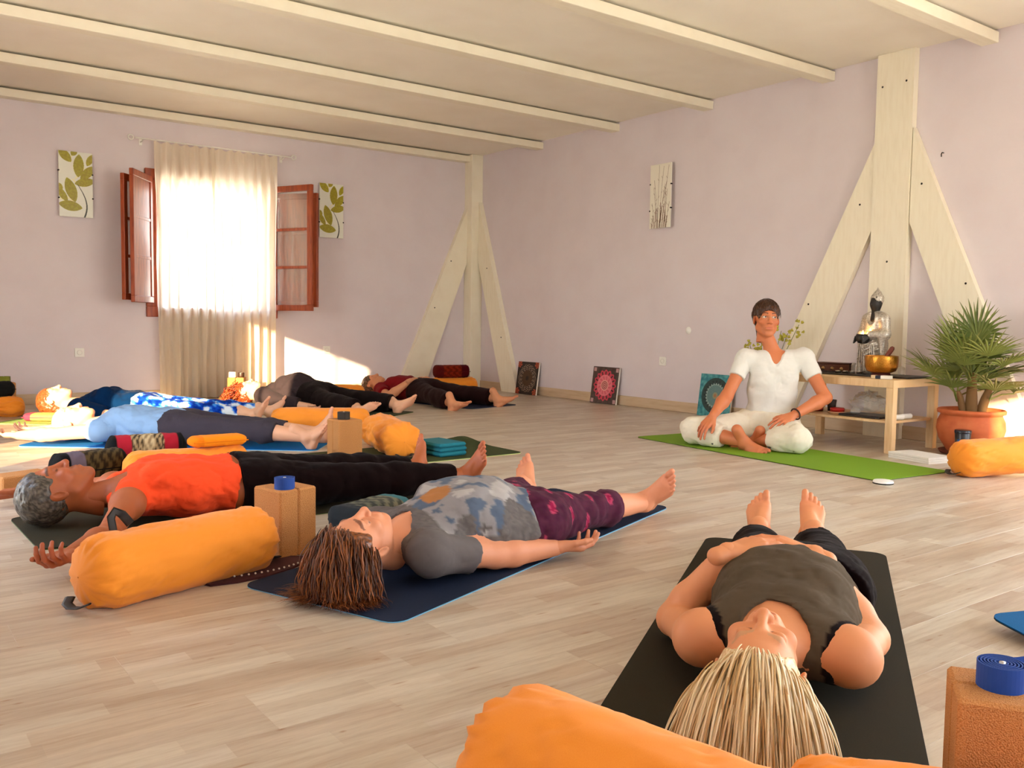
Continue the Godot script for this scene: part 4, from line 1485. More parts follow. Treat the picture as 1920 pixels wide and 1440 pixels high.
# a stuffed cushion with bands of colour along its length: bands are [share, colour, colour 2, stripe]
func band_cushion(called: String, at: Vector3, turn: float, size: Vector3, bands: Array, label: String, category: String, group := "") -> Node3D:
	var o := thing(called, label, category, at, turn, group)
	var nu := 40
	var nv := 60
	var ps := []
	var cols := PackedColorArray()
	var nz := noise(int(at.x * 50) + 3, 6.0, 2)
	for j in nv:
		var f := float(j) / (nv - 1)
		var x := (f - 0.5) * size.x
		var e := minf(f, 1.0 - f) * size.x
		var s := pow(clampf(e / 0.035, 0.0, 1.0), 0.4) if e < 0.035 else 1.0
		if j == 0 or j == nv - 1: s = 0.02
		for i in nu:
			var an := TAU * i / nu
			var c := cos(an)
			var q := sin(an)
			var rr := pow(pow(absf(c), 3.2) + pow(absf(q), 3.2), -1.0 / 3.2)
			var w := 1.0 + 0.05 * nz.get_noise_3d(c, q, x * 4.0)
			ps.append(Vector3(x, size.y * 0.5 + q * rr * size.y * 0.5 * s * w, c * rr * size.z * 0.5 * s * w))
			var acc := 0.0
			var col := Color.WHITE
			for bd in bands:
				acc += bd[0]
				if f <= acc + 0.0001:
					col = bd[1]
					if bd.size() > 2 and sin(f * size.x * bd[3] + 2.0 * sin(an * 6.0)) * cos(an * 14.0) > 0.0: col = bd[2]
					break
			cols.append(col)
	var md := MD.new()
	md.surf(ps, nu, nv, true, true, cols)
	part(md, "cover", cloth_mat, o)
	var sm := MD.new()
	for s in [-1.0, 1.0]:
		pass
	sm.tube([Vector3(-size.x * 0.47, size.y * 0.5, size.z * 0.5), Vector3(size.x * 0.47, size.y * 0.5, size.z * 0.5)], [0.003], 5, bands[0][1])
	part(sm, "seam", cloth_mat, o)
	return o

func prop_materials() -> void:
	M.orange = mat(247, 148, 30, 0.8)
	mottle(M.orange, 51, 0.3, [c8(240, 138, 22), c8(248, 150, 34), c8(251, 158, 44)], Vector3(7, 7, 7), 2)
	M.orange.rim_enabled = true
	M.orange.rim = 0.3
	M.orange.rim_tint = 0.7
	M.cork = mat(196, 130, 70, 0.9)
	mottle(M.cork, 61, 0.16, [c8(128, 72, 30), c8(186, 120, 62), c8(204, 140, 80), c8(212, 152, 92), c8(228, 176, 120)], Vector3(7, 7, 7), 3, 0.3)
	M.blue_strap = mat(18, 66, 150, 0.75)
	M.dark_strap = mat(44, 36, 30, 0.8)

func build_mats() -> void:
	var rub := func(r: float, g: float, b: float) -> StandardMaterial3D:
		var m := mat(r, g, b, 0.75)
		m.metallic_specular = 0.25
		mottle(m, int(r) + 5, 0.4, [Color8(int(r * 0.88), int(g * 0.88), int(b * 0.88)), Color8(int(r), int(g), int(b)), Color8(mini(int(r * 1.1), 255), mini(int(g * 1.1), 255), mini(int(b * 1.1), 255))], Vector3(5, 5, 5), 2, 0.0, 128)
		return m
	yoga_mat(Vector3(2.745, 0, -1.955), Vector3(-0.836, 0, 0.549), 0.62, 1.83, rub.call(43, 39, 28), mat(26, 24, 20), "dark olive yoga mat under the blond person")
	yoga_mat(Vector3(1.03, 0, -2.30), Vector3(0.934, 0, -0.356), 0.6, 1.85, rub.call(34, 44, 66), mat(120, 186, 226), "navy yoga mat with light blue edge under the grey shirt", func(x: float, z: float) -> float:
		return 0.018 * smoothstep(0.78, 0.93, x) * smoothstep(-0.1, -0.32, z))
	yoga_mat(Vector3(0.5, 0, -3.65), Vector3(1, 0, -0.02), 0.6, 1.83, rub.call(48, 46, 34), mat(90, 110, 60), "dark brown green yoga mat under the man in orange")
	yoga_mat(Vector3(3.3, 0, -4.63), Vector3(-1, 0, 0.01), 0.66, 1.8, rub.call(58, 68, 40), mat(196, 214, 130), "dark green unoccupied yoga mat with pale green edge", func(x: float, z: float) -> float:
		return 0.03 * smoothstep(-0.6, -0.9, x) * smoothstep(0.0, 0.33, -z * -1.0))
	yoga_mat(Vector3(0.99, 0, -6.36), Vector3(0.798, 0, 0.602), 0.6, 1.83, rub.call(10, 104, 178), mat(150, 210, 240), "bright blue yoga mat under the pale blue shirt")
	yoga_mat(Vector3(1.04, 0, -7.72), Vector3(0.75, 0, 0.66), 0.6, 1.83, rub.call(150, 180, 104), mat(120, 150, 90), "light green yoga mat under the patterned blue leggings")
	yoga_mat(Vector3(3.71, 0, -6.57), Vector3(-0.53, 0, -0.85), 0.62, 1.83, rub.call(58, 70, 54), mat(170, 190, 130), "grey green yoga mat under the person all in black")
	yoga_mat(Vector3(4.86, 0, -6.78), Vector3(-0.19, 0, -0.98), 0.64, 1.83, rub.call(34, 42, 66), mat(60, 80, 110), "dark navy yoga mat under the maroon shirt in the corner")
	yoga_mat(Vector3(4.76, 0, -4.47), Vector3(-0.086, 0, 0.996), 0.64, 1.96, rub.call(120, 158, 44), mat(40, 44, 26), "bright green yoga mat under the seated man in white")
	yoga_mat(Vector3(2.70, 0, -1.005), Vector3(-0.36, 0, 0.93), 0.61, 1.83, rub.call(10, 92, 148), mat(20, 40, 60), "blue yoga mat with a curled up corner beside the rolled strap", func(x: float, z: float) -> float:
		return 0.035 * smoothstep(-0.5, -0.95, x) )

func build_props() -> void:
	prop_materials()
	build_mats()
	# --- bolsters
	var fat := bolster(Vector3(0.485, 0.0, -2.60), Vector3(1.09, 0.0, -2.79), 0.108, "fat orange bolster beside the outstretched hand of the man in orange", 1)
	var sl := MD.new()
	sl.tube([Vector3(-0.18, 0.19, -0.06), Vector3(-0.175, 0.222, -0.08), Vector3(-0.16, 0.238, -0.085), Vector3(-0.14, 0.226, -0.08), Vector3(-0.13, 0.2, -0.055)], [0.013], 6, Color.WHITE, true, 0.12, Vector3.BACK)
	part(sl, "strap_loop", M.dark, fat)
	bolster(Vector3(0.84, 0, -1.17), Vector3(0.95, 0, -0.55), 0.118, "fat orange bolster lying by the dark olive mat edge", 2)
	bolster(Vector3(1.1, 0, -0.79), Vector3(1.42, 0, -0.40), 0.09, "orange bolster lying across the end of the dark olive mat", 3)
	bolster(Vector3(4.78, 0, -2.41), Vector3(5.38, 0.035, -2.1), 0.106, "orange bolster lying on the floor in front of the terracotta pot", 4)
	bolster(Vector3(2.28, 0, -5.78), Vector3(2.86, 0, -5.44), 0.11, "orange bolster beside the feet in the patterned blue leggings", 5)
	bolster(Vector3(2.72, 0.006, -5.1), Vector3(2.55, 0.006, -4.44), 0.112, "orange bolster on the unoccupied dark green mat", 6, 0.02)
	bolster(Vector3(1.02, 0.006, -4.4), Vector3(1.62, 0.006, -4.42), 0.088, "orange bolster behind the body of the man in orange", 7)
	bolster(Vector3(3.72, 0, -8.26), Vector3(4.13, 0, -7.98), 0.085, "orange bolster between the person in black and the maroon shirt", 8, 0.0, false)
	bolster(Vector3(5.05, 0, -8.3), Vector3(5.63, 0, -8.22), 0.1, "orange bolster under the maroon cushion by the corner post", 9)
	bolster(Vector3(0.62, 0, -8.05), Vector3(1.13, 0, -7.98), 0.085, "flat creased orange bolster at the far wall by the black cloth", 10, 0.03, false)
	# --- cork blocks and rolled straps
	var n := Basis(Vector3.UP, 0.243)
	var nb := Vector3(1.19, 0, -2.885)
	for s in [-1.0, 1.0]:
		cork_block(nb + n * Vector3(s * 0.0378, 0, 0), 0.243, Vector3(0.0748, 0.23, 0.15), "upright cork block touching the fat orange bolster end, under the blue strap roll" if s < 0.0 else "upright cork block on the auburn hair side of its twin, under the blue strap roll", "cork blocks under the blue strap roll")
	strap_roll(nb + Vector3(-0.02, 0.23, 0.045), M.blue_strap, "dark blue rolled strap on the cork blocks beside the fat bolster", Vector3(-0.012, 0, 0.004))
	var mb := Vector3(2.262, 0.006, -4.62)
	for s in [-1.0, 1.0]:
		cork_block(mb + Vector3(0, 0, s * 0.0378), 0.02, Vector3(0.15, 0.23, 0.0748), "upright cork block under the dark strap roll, on the curtain side" if s < 0.0 else "upright cork block under the dark strap roll, on the orange tank top side", "cork blocks under the dark strap roll")
	strap_roll(mb + Vector3(-0.01, 0.23, 0.01), M.dark_strap, "dark brown rolled strap on the cork blocks by the unoccupied mat", Vector3.ZERO, 0.036, 0.042)
	var rb := Vector3(1.463, 0, -0.64)
	var rt := -0.985
	var rbas := Basis(Vector3.UP, rt)
	for s in [-1.0, 1.0]:
		cork_block(rb + rbas * Vector3(0, 0, s * 0.0378), rt, Vector3(0.15, 0.23, 0.0748), "upright speckled cork block under the silver buckled strap, on the blue mat side" if s < 0.0 else "upright speckled cork block under the silver buckled strap, away from the blue mat", "cork blocks under the bright blue strap roll")
	strap_roll(rb + Vector3(0.0, 0.23, -0.005), M.blue_strap, "bright blue rolled strap with silver buckle on the speckled cork blocks", Vector3(0.1, 0, 0.05), 0.036, 0.04)
	cork_block(Vector3(0.62, 0, -4.55), 0.35, Vector3(0.23, 0.085, 0.13), "flat cork block on the floor behind the man's head, nearer the patterned cushion", "flat cork blocks behind the head")
	cork_block(Vector3(0.42, 0, -4.62), 0.2, Vector3(0.23, 0.08, 0.13), "flat cork block on the floor behind the man's head, nearer his hand", "flat cork blocks behind the head")
	for s in [0.0, 1.0]:
		cork_block(Vector3(1.02, 0, -8.6) + Basis(Vector3.UP, 0.15) * Vector3(s * 0.078, 0, 0), 0.15, Vector3(0.075, 0.23, 0.15), "upright cork block under the olive green strap, nearer the side wall" if s < 0.5 else "upright cork block under the olive green strap, nearer the curtained window", "cork blocks under the green strap")
	strap_roll(Vector3(1.06, 0.23, -8.6), mat(132, 140, 40, 0.8), "olive green rolled strap on the cork blocks at the far wall", Vector3.ZERO, 0.05, 0.05)
	for s in [0.0, 1.0]:
		cork_block(Vector3(2.98, 0, -8.5) + Basis(Vector3.UP, -0.5) * Vector3(s * 0.078, 0, 0), -0.5, Vector3(0.075, 0.23, 0.15), "pale upright cork block in front of the curtains, under the white candle" if s < 0.5 else "pale upright cork block in front of the curtains, under the dark cup", "cork blocks in front of the curtains")
	var md := MD.new()
	md.lathe([Vector2(0.0, 0.0), Vector2(0.028, 0.0), Vector2(0.03, 0.01), Vector2(0.03, 0.045), Vector2(0.026, 0.045), Vector2(0.024, 0.01), Vector2(0.0, 0.008)], 16)
	single(md, "cup", mat(60, 40, 26, 0.4), "small dark cup on the cork blocks in front of the curtains", "cup", Vector3(3.05, 0.23, -8.46))
	md = MD.new()
	md.lathe([Vector2(0.0, 0.0), Vector2(0.034, 0.0), Vector2(0.036, 0.004), Vector2(0.034, 0.05), Vector2(0.03, 0.052), Vector2(0.0, 0.052)], 16)
	single(md, "candle", mat(246, 240, 226, 0.5), "short white candle on the cork blocks in front of the curtains", "candle", Vector3(2.975, 0.23, -8.49))
	md = MD.new()
	md.tube([Vector3(-0.13, 0.035, 0), Vector3(-0.12, 0.035, 0), Vector3(0.12, 0.035, 0), Vector3(0.13, 0.035, 0)], [0.02, 0.034, 0.034, 0.02], 12)
	single(md, "rolled_blanket", mat(96, 84, 34, 0.9), "small olive rolled blanket at the foot of the pale cork blocks", "blanket", Vector3(2.92, 0, -8.32))
	# --- cushions and cloths
	var blk := lin(28, 22, 24)
	var red := lin(170, 36, 52)
	var tan := lin(176, 150, 110)
	var grn := lin(96, 92, 70)
	band_cushion("patterned_cushion", Vector3(1.22, 0.0, -4.76), -0.05, Vector3(0.4, 0.2, 0.14), [[0.13, blk], [0.17, red], [0.14, tan, lin(70, 60, 44), 260.0], [0.13, lin(150, 128, 96), lin(200, 180, 140), 200.0], [0.12, tan, lin(70, 60, 44), 260.0], [0.17, red], [0.14, blk]], "red and beige patterned cushion with black ends behind the orange bolster", "cushion", "thai patterned cushions")
	band_cushion("small_pillow", Vector3(1.47, 0.164, -4.42), 0.02, Vector3(0.29, 0.055, 0.12), [[0.22, lin(238, 130, 24)], [0.78, lin(248, 146, 30)]], "small orange pillow lying on the bolster behind the man in orange", "pillow")
	band_cushion("patterned_cushion", Vector3(0.9, 0.0, -4.52), 0.25, Vector3(0.36, 0.17, 0.13), [[0.2, blk], [0.18, lin(104, 92, 104)], [0.5, lin(84, 70, 44), lin(44, 34, 26), 150.0], [0.12, blk]], "dark brown patterned cushion behind the face of the man in orange", "cushion", "thai patterned cushions")
	band_cushion("patterned_cushion", Vector3(1.62, 0.0, -3.08), 0.4, Vector3(0.36, 0.1, 0.18), [[0.22, lin(44, 50, 56)], [0.28, lin(98, 100, 84), lin(58, 60, 56), 120.0], [0.28, lin(116, 112, 92), lin(70, 72, 66), 120.0], [0.22, lin(60, 110, 120)]], "grey green patterned cushion behind the auburn hair and the cork blocks", "cushion", "thai patterned cushions")
	band_cushion("patterned_cushion", Vector3(5.33, 0.178, -8.27), -0.14, Vector3(0.42, 0.14, 0.16), [[0.22, lin(84, 16, 14)], [0.5, lin(132, 36, 16), lin(98, 22, 12), 90.0], [0.28, lin(72, 12, 14)]], "maroon patterned cushion on the orange bolster by the corner post", "cushion", "thai patterned cushions")
	band_cushion("small_pillow", Vector3(1.27, 0.006, -7.42), -0.66, Vector3(0.5, 0.06, 0.16), [[0.16, lin(216, 60, 84)], [0.42, lin(240, 170, 90)], [0.42, lin(236, 150, 80)]], "red ended orange pillow under the head with the tied back hair", "pillow")
	band_cushion("black_cloth", Vector3(0.92, 0.155, -8.05), 0.1, Vector3(0.3, 0.12, 0.18), [[1.0, blk]], "crumpled black cloth lying on the creased orange bolster", "cloth")
	var tb := thing("folded_blanket", "teal folded blanket on the unoccupied dark green mat", "blanket", Vector3(2.84, 0.006, -4.52), 0.1)
	for k in 3:
		var fm := MD.new()
		fm.box(Vector3(0.004 * (k % 2), 0.0135 + k * 0.0255, -0.003 * k), Vector3(0.2, 0.025, 0.27), 0.01)
		part(fm, "fold", mat(10, 112, 130, 0.9), tb)
	# beaded maroon cloth that peeps from under the near bolster
	md = MD.new()
	var poly := []
	for i in 14: poly.append(Vector2(0.2 * cos(TAU * i / 14.0) * (1.0 + 0.06 * sin(i * 2.3)), 0.09 * sin(TAU * i / 14.0) * (1.0 + 0.1 * sin(i * 3.1))))
	md.prism(poly, 0.0005, 0.008)
	var bc := thing("beaded_cloth", "dark maroon beaded cloth under the end of the fat bolster", "cloth", Vector3(1.02, 0, -2.72), 0.3)
	part(md, "cloth", mat(62, 18, 22, 0.85), bc)
	for i in 16:
		var bm := MD.new()
		bm.lathe([Vector2(0.0, -0.0035), Vector2(0.003, -0.0018), Vector2(0.0035, 0.0), Vector2(0.003, 0.0018), Vector2(0.0, 0.0035)], 6, Vector3(-0.1 + i * 0.02, 0.011, 0.07 - 0.0006 * (i - 8) * (i - 8)))
		part(bm, "bead", mat(230, 220, 205, 0.3), bc)
	# odds and ends near the seated man
	var bk := thing("book_stack", "small stack of white printed booklets beside the bright green mat", "booklets", Vector3(5.2, 0, -2.83), 1.35)
	for k in 3:
		md = MD.new()
		md.box(Vector3(0.004 * k, 0.006 + k * 0.0125, 0.003 * k), Vector3(0.3, 0.0115, 0.2), 0.001)
		part(md, "booklet", mat(236, 234, 226, 0.6), bk)
	md = MD.new()
	md.lathe([Vector2(0.0, 0.0), Vector2(0.046, 0.0), Vector2(0.05, 0.004), Vector2(0.05, 0.012), Vector2(0.046, 0.017), Vector2(0.0, 0.018)], 28)
	var dsk := thing("round_gong_puck", "flat white round disc on the floor by the green mat corner", "disc", Vector3(4.245, 0, -2.5))
	part(md, "disc", M.white_plastic, dsk)
	md = MD.new()
	md.lathe([Vector2(0.044, 0.001), Vector2(0.0508, 0.001), Vector2(0.0508, 0.006)], 28)
	part(md, "base_ring", M.dark, dsk)
	var cup := thing("travel_mug", "tall black travel mug in front of the terracotta pot", "mug", Vector3(5.475, 0, -2.715))
	md = MD.new()
	md.lathe([Vector2(0.0, 0.0), Vector2(0.036, 0.0), Vector2(0.038, 0.004), Vector2(0.046, 0.16), Vector2(0.0, 0.16)], 24)
	part(md, "mug_body", mat(26, 28, 34, 0.3), cup)
	md = MD.new()
	md.lathe([Vector2(0.048, 0.16), Vector2(0.049, 0.165), Vector2(0.048, 0.176), Vector2(0.042, 0.18), Vector2(0.0, 0.176)], 24)
	part(md, "lid", mat(20, 24, 40, 0.2), cup)
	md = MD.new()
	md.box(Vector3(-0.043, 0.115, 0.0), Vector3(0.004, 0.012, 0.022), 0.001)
	part(md, "blue_reflection_plate", mat(40, 90, 160, 0.2, 0.4), cup)  # a blue reflection on the black mug, painted as a small plate
	build_table()
	build_plant()

# ---------------------------------------------------------------- the low table and what stands on it
func build_table() -> void:
	var birch := mat(226, 190, 142, 0.45)
	mottle(birch, 71, 0.02, [c8(216, 176, 126), c8(228, 192, 144), c8(233, 200, 154)], Vector3(0.7, 0.7, 5), 3)
	var T := thing("side_table", "low birch table with a lower shelf beside the potted palm", "table", Vector3(5.545, 0, -3.51))
	var md := MD.new()
	md.box(Vector3(0, 0.442, 0), Vector3(0.55, 0.05, 0.9), 0.002)
	part(md, "table_top", birch, T)
	for sx in [-1.0, 1.0]:
		for sz in [-1.0, 1.0]:
			md = MD.new()
			md.box(Vector3(sx * 0.25, 0.2085, sz * 0.425), Vector3(0.05, 0.417, 0.05), 0.002)
			part(md, "leg", birch, T)
	md = MD.new()
	md.box(Vector3(0, 0.196, 0), Vector3(0.5, 0.016, 0.86), 0.002)
	part(md, "shelf", birch, T)
	var ty := 0.467
	var sy := 0.204
	# singing bowl with mallet
	var brass := mat(186, 128, 46, 0.3, 0.9)
	mottle(brass, 81, 0.1, [c8(160, 104, 34), c8(190, 132, 50), c8(204, 150, 66)], Vector3(8, 8, 8), 2, 0.06, 128)
	brass.metallic = 0.9
	var bw := thing("singing_bowl", "hammered brass singing bowl on the birch table", "bowl", Vector3(5.47, ty, -3.27))
	md = MD.new()
	md.lathe([Vector2(0.0, 0.03), Vector2(0.06, 0.032), Vector2(0.09, 0.045), Vector2(0.103, 0.075), Vector2(0.106, 0.12), Vector2(0.104, 0.143), Vector2(0.1, 0.146), Vector2(0.099, 0.14), Vector2(0.1, 0.115), Vector2(0.096, 0.075), Vector2(0.08, 0.05), Vector2(0.0, 0.038)], 40)
	part(md, "bowl", brass, bw)
	md = MD.new()
	md.lathe([Vector2(0.0, 0.0), Vector2(0.055, 0.0), Vector2(0.062, 0.012), Vector2(0.056, 0.03), Vector2(0.0, 0.031)], 24)
	part(md, "ring_cushion", mat(80, 26, 20, 0.9), bw)
	md = MD.new()
	md.tube([Vector3(0, 0, 0), Vector3(0.02, 0.06, 0.03), Vector3(0.05, 0.15, 0.075), Vector3(0.053, 0.16, 0.08)], [0.013, 0.014, 0.016, 0.008], 10)
	single(md, "mallet", mat(112, 44, 24, 0.5), "short red brown wooden mallet standing in the brass bowl", "mallet", Vector3(5.45, ty + 0.045, -3.29))
	# black tray with tea lights
	md = MD.new()
	md.box(Vector3(0, 0.006, 0), Vector3(0.3, 0.012, 0.78), 0.004)
	single(md, "slate_tray", mat(34, 30, 30, 0.4), "long thin black tray on the birch table", "tray", Vector3(5.62, ty, -3.47))
	for k in 4:
		var tl := thing("tea_light", "silver tea light cup on the black tray", "tea light", Vector3(5.52 + 0.012 * k, ty + 0.012, -3.62 + k * 0.046), 0.0, "tea lights on the tray")
		md = MD.new()
		md.lathe([Vector2(0.0, 0.0), Vector2(0.019, 0.0), Vector2(0.02, 0.016), Vector2(0.0185, 0.016), Vector2(0.018, 0.012)], 16)
		part(md, "metal_cup", mat(210, 208, 204, 0.25, 0.9), tl)
		md = MD.new()
		md.lathe([Vector2(0.0, 0.013), Vector2(0.018, 0.0125), Vector2(0.018, 0.01)], 14)
		part(md, "wax", mat(246, 242, 232, 0.5), tl)
	var ib := thing("incense_box", "long dark wooden box on the table behind the seated man", "box", Vector3(5.64, ty + 0.012, -3.72), 0.06)
	md = MD.new()
	md.box(Vector3(0, 0.03, 0), Vector3(0.09, 0.05, 0.25), 0.003)
	part(md, "box_body", mat(92, 46, 26, 0.5), ib)
	md = MD.new()
	md.box(Vector3(0, 0.0605, 0), Vector3(0.098, 0.011, 0.26), 0.003)
	part(md, "lid", mat(70, 30, 18, 0.45), ib)
	for k in 3:
		md = MD.new()
		md.lathe([Vector2(0.0, 0.0), Vector2(0.014, 0.001), Vector2(0.0, 0.02)], 10, Vector3(-0.047, 0.024, -0.07 + k * 0.07), Basis(Vector3.UP, Vector3.LEFT, Vector3.BACK))
		part(md, "ornament", mat(190, 150, 100, 0.4), ib)
	# glass jars
	var gl := StandardMaterial3D.new()
	gl.albedo_color = Color(0.92, 0.92, 0.9, 0.25)
	gl.transparency = BaseMaterial3D.TRANSPARENCY_ALPHA
	gl.roughness = 0.05
	md = MD.new()
	md.lathe([Vector2(0.0, 0.0), Vector2(0.032, 0.0), Vector2(0.036, 0.01), Vector2(0.036, 0.06), Vector2(0.03, 0.066), Vector2(0.031, 0.075)], 20)
	single(md, "glass_jar", gl, "small clear glass jar beside the statue on the table", "jar", Vector3(5.6, ty + 0.012, -3.53))
	md = MD.new()
	md.lathe([Vector2(0.0, 0.0), Vector2(0.02, 0.0), Vector2(0.024, 0.01), Vector2(0.022, 0.05), Vector2(0.012, 0.056), Vector2(0.0, 0.06)], 16)
	single(md, "glass_dish", gl, "clear glass dish behind the brass bowl on the table", "dish", Vector3(5.7, ty + 0.012, -3.26))
	var mb := thing("matchbox", "white and dark matchbox at the front edge of the table", "matchbox", Vector3(5.335, ty, -3.18), 0.2)
	md = MD.new()
	md.box(Vector3(0, 0.012, 0.028), Vector3(0.045, 0.022, 0.062), 0.002)
	part(md, "sleeve", mat(240, 236, 226, 0.6), mb)
	md = MD.new()
	md.box(Vector3(0, 0.012, -0.02), Vector3(0.044, 0.021, 0.034), 0.002)
	part(md, "striking_band", mat(34, 38, 52, 0.6), mb)
	md = MD.new()
	md.box(Vector3(0, 0.012, -0.05), Vector3(0.045, 0.022, 0.028), 0.002)
	part(md, "tray_end", mat(214, 190, 150, 0.6), mb)
	# on the shelf
	var rd := thing("red_candle_dish", "red candle in a pale saucer on the table shelf", "candle", Vector3(5.45, sy, -3.57))
	md = MD.new()
	md.lathe([Vector2(0.0, 0.0), Vector2(0.055, 0.0), Vector2(0.065, 0.012), Vector2(0.062, 0.015), Vector2(0.0, 0.008)], 24)
	part(md, "saucer", mat(240, 196, 150, 0.5), rd)
	md = MD.new()
	md.lathe([Vector2(0.0, 0.01), Vector2(0.047, 0.01), Vector2(0.048, 0.035), Vector2(0.044, 0.04), Vector2(0.0, 0.038)], 24)
	part(md, "wax", mat(190, 30, 24, 0.4), rd)
	md = MD.new()
	md.lathe([Vector2(0.0, 0.0), Vector2(0.045, 0.0), Vector2(0.05, 0.02), Vector2(0.046, 0.055), Vector2(0.0, 0.06)], 20)
	single(md, "red_tin", mat(176, 34, 26, 0.4), "round red tin on the table shelf beside the man's elbow", "tin", Vector3(5.5, sy, -3.77))
	md = MD.new()
	md.lathe([Vector2(0.0, 0.0), Vector2(0.026, 0.0), Vector2(0.03, 0.05), Vector2(0.034, 0.085), Vector2(0.031, 0.085), Vector2(0.027, 0.05), Vector2(0.0, 0.005)], 18)
	single(md, "dark_glass", mat(58, 46, 44, 0.2), "small dark drinking glass on the table shelf", "glass", Vector3(5.52, sy, -3.66))
	# crumpled clear bag
	md = MD.new()
	var nz := noise(7, 7.0, 3)
	var ps := []
	for j in 12:
		var f := j / 11.0
		for i in 24:
			var an := TAU * i / 24.0
			var r := 0.12 * sin(PI * (0.12 + 0.8 * f)) * (1.0 + 0.5 * nz.get_noise_3d(cos(an) * 0.5, f, sin(an) * 0.5))
			if j == 11: r = 0.003
			ps.append(Vector3(cos(an) * r * 0.8, f * 0.15 * (1.0 + 0.3 * nz.get_noise_2d(an, f)), sin(an) * r))
	md.surf(ps, 24, 12, true, true)
	single(md, "clear_bag", gl, "crumpled clear plastic bag on the table shelf", "bag", Vector3(5.62, sy, -3.45))
	md = MD.new()
	md.box(Vector3(0, 0.008, 0), Vector3(0.2, 0.016, 0.3), 0.004)
	single(md, "shelf_tray", mat(40, 34, 34, 0.35), "flat dark tray on the table shelf", "tray", Vector3(5.44, sy, -3.34))
	md = MD.new()
	md.lathe([Vector2(0.0, 0.0), Vector2(0.03, 0.0), Vector2(0.034, 0.012), Vector2(0.028, 0.03), Vector2(0.012, 0.045), Vector2(0.0, 0.046)], 7)
	single(md, "crystal", gl, "faceted clear crystal candle holder on the table shelf", "holder", Vector3(5.43, sy + 0.016, -3.42))
	for k in 2:
		md = MD.new()
		md.tube([Vector3(0, 0.018, -0.05), Vector3(0, 0.018, 0.05)], [0.017], 12)
		var o := single(md, "paper_roll", mat(238, 234, 226, 0.7), ["short white paper roll on the shelf beside the table leg", "short white paper roll on the shelf at the open side"][k], "roll", Vector3(5.42 + k * 0.11, sy, -3.12), "paper rolls")
		o.rotation.y = 1.2 + k * 0.3
	build_statue(Vector3(5.68, ty + 0.012, -3.45))
	# vase of yellow flowers on the floor behind the man
	var v := thing("flower_vase", "brown pottery vase of yellow green flowers behind the seated man", "vase", Vector3(5.8, 0, -4.44))
	md = MD.new()
	md.lathe([Vector2(0.0, 0.0), Vector2(0.06, 0.0), Vector2(0.075, 0.05), Vector2(0.078, 0.14), Vector2(0.06, 0.2), Vector2(0.045, 0.22), Vector2(0.05, 0.25), Vector2(0.044, 0.25), Vector2(0.04, 0.22), Vector2(0.0, 0.05)], 24)
	part(md, "vase", mat(150, 92, 56, 0.5), v)
	var r := RandomNumberGenerator.new()
	r.seed = 17
	for k in 7:
		var tip := Vector3(r.randf_range(-0.12, 0.12), r.randf_range(0.62, 0.82), -0.12 + k * 0.062)
		md = MD.new()
		md.tube([Vector3(0, 0.2, 0), tip * Vector3(0.4, 0.6, 0.4), tip], [0.003, 0.0028, 0.002], 5)
		var st := part(md, "stem", mat(96, 120, 50, 0.7), v)
		for j in 9:
			var bm := MD.new()
			var at := tip + Vector3(r.randf_range(-0.03, 0.03), r.randf_range(-0.1, 0.03), r.randf_range(-0.03, 0.03))
			bm.lathe([Vector2(0.0, -0.008), Vector2(0.009, 0.0), Vector2(0.014, 0.012), Vector2(0.0, 0.006)], 6, at, Basis(Vector3.RIGHT, r.randf_range(-1, 1)) * Basis(Vector3.BACK, r.randf_range(-1, 1)))
			part(bm, "blossom", mat(196, 186, 70, 0.7), st)

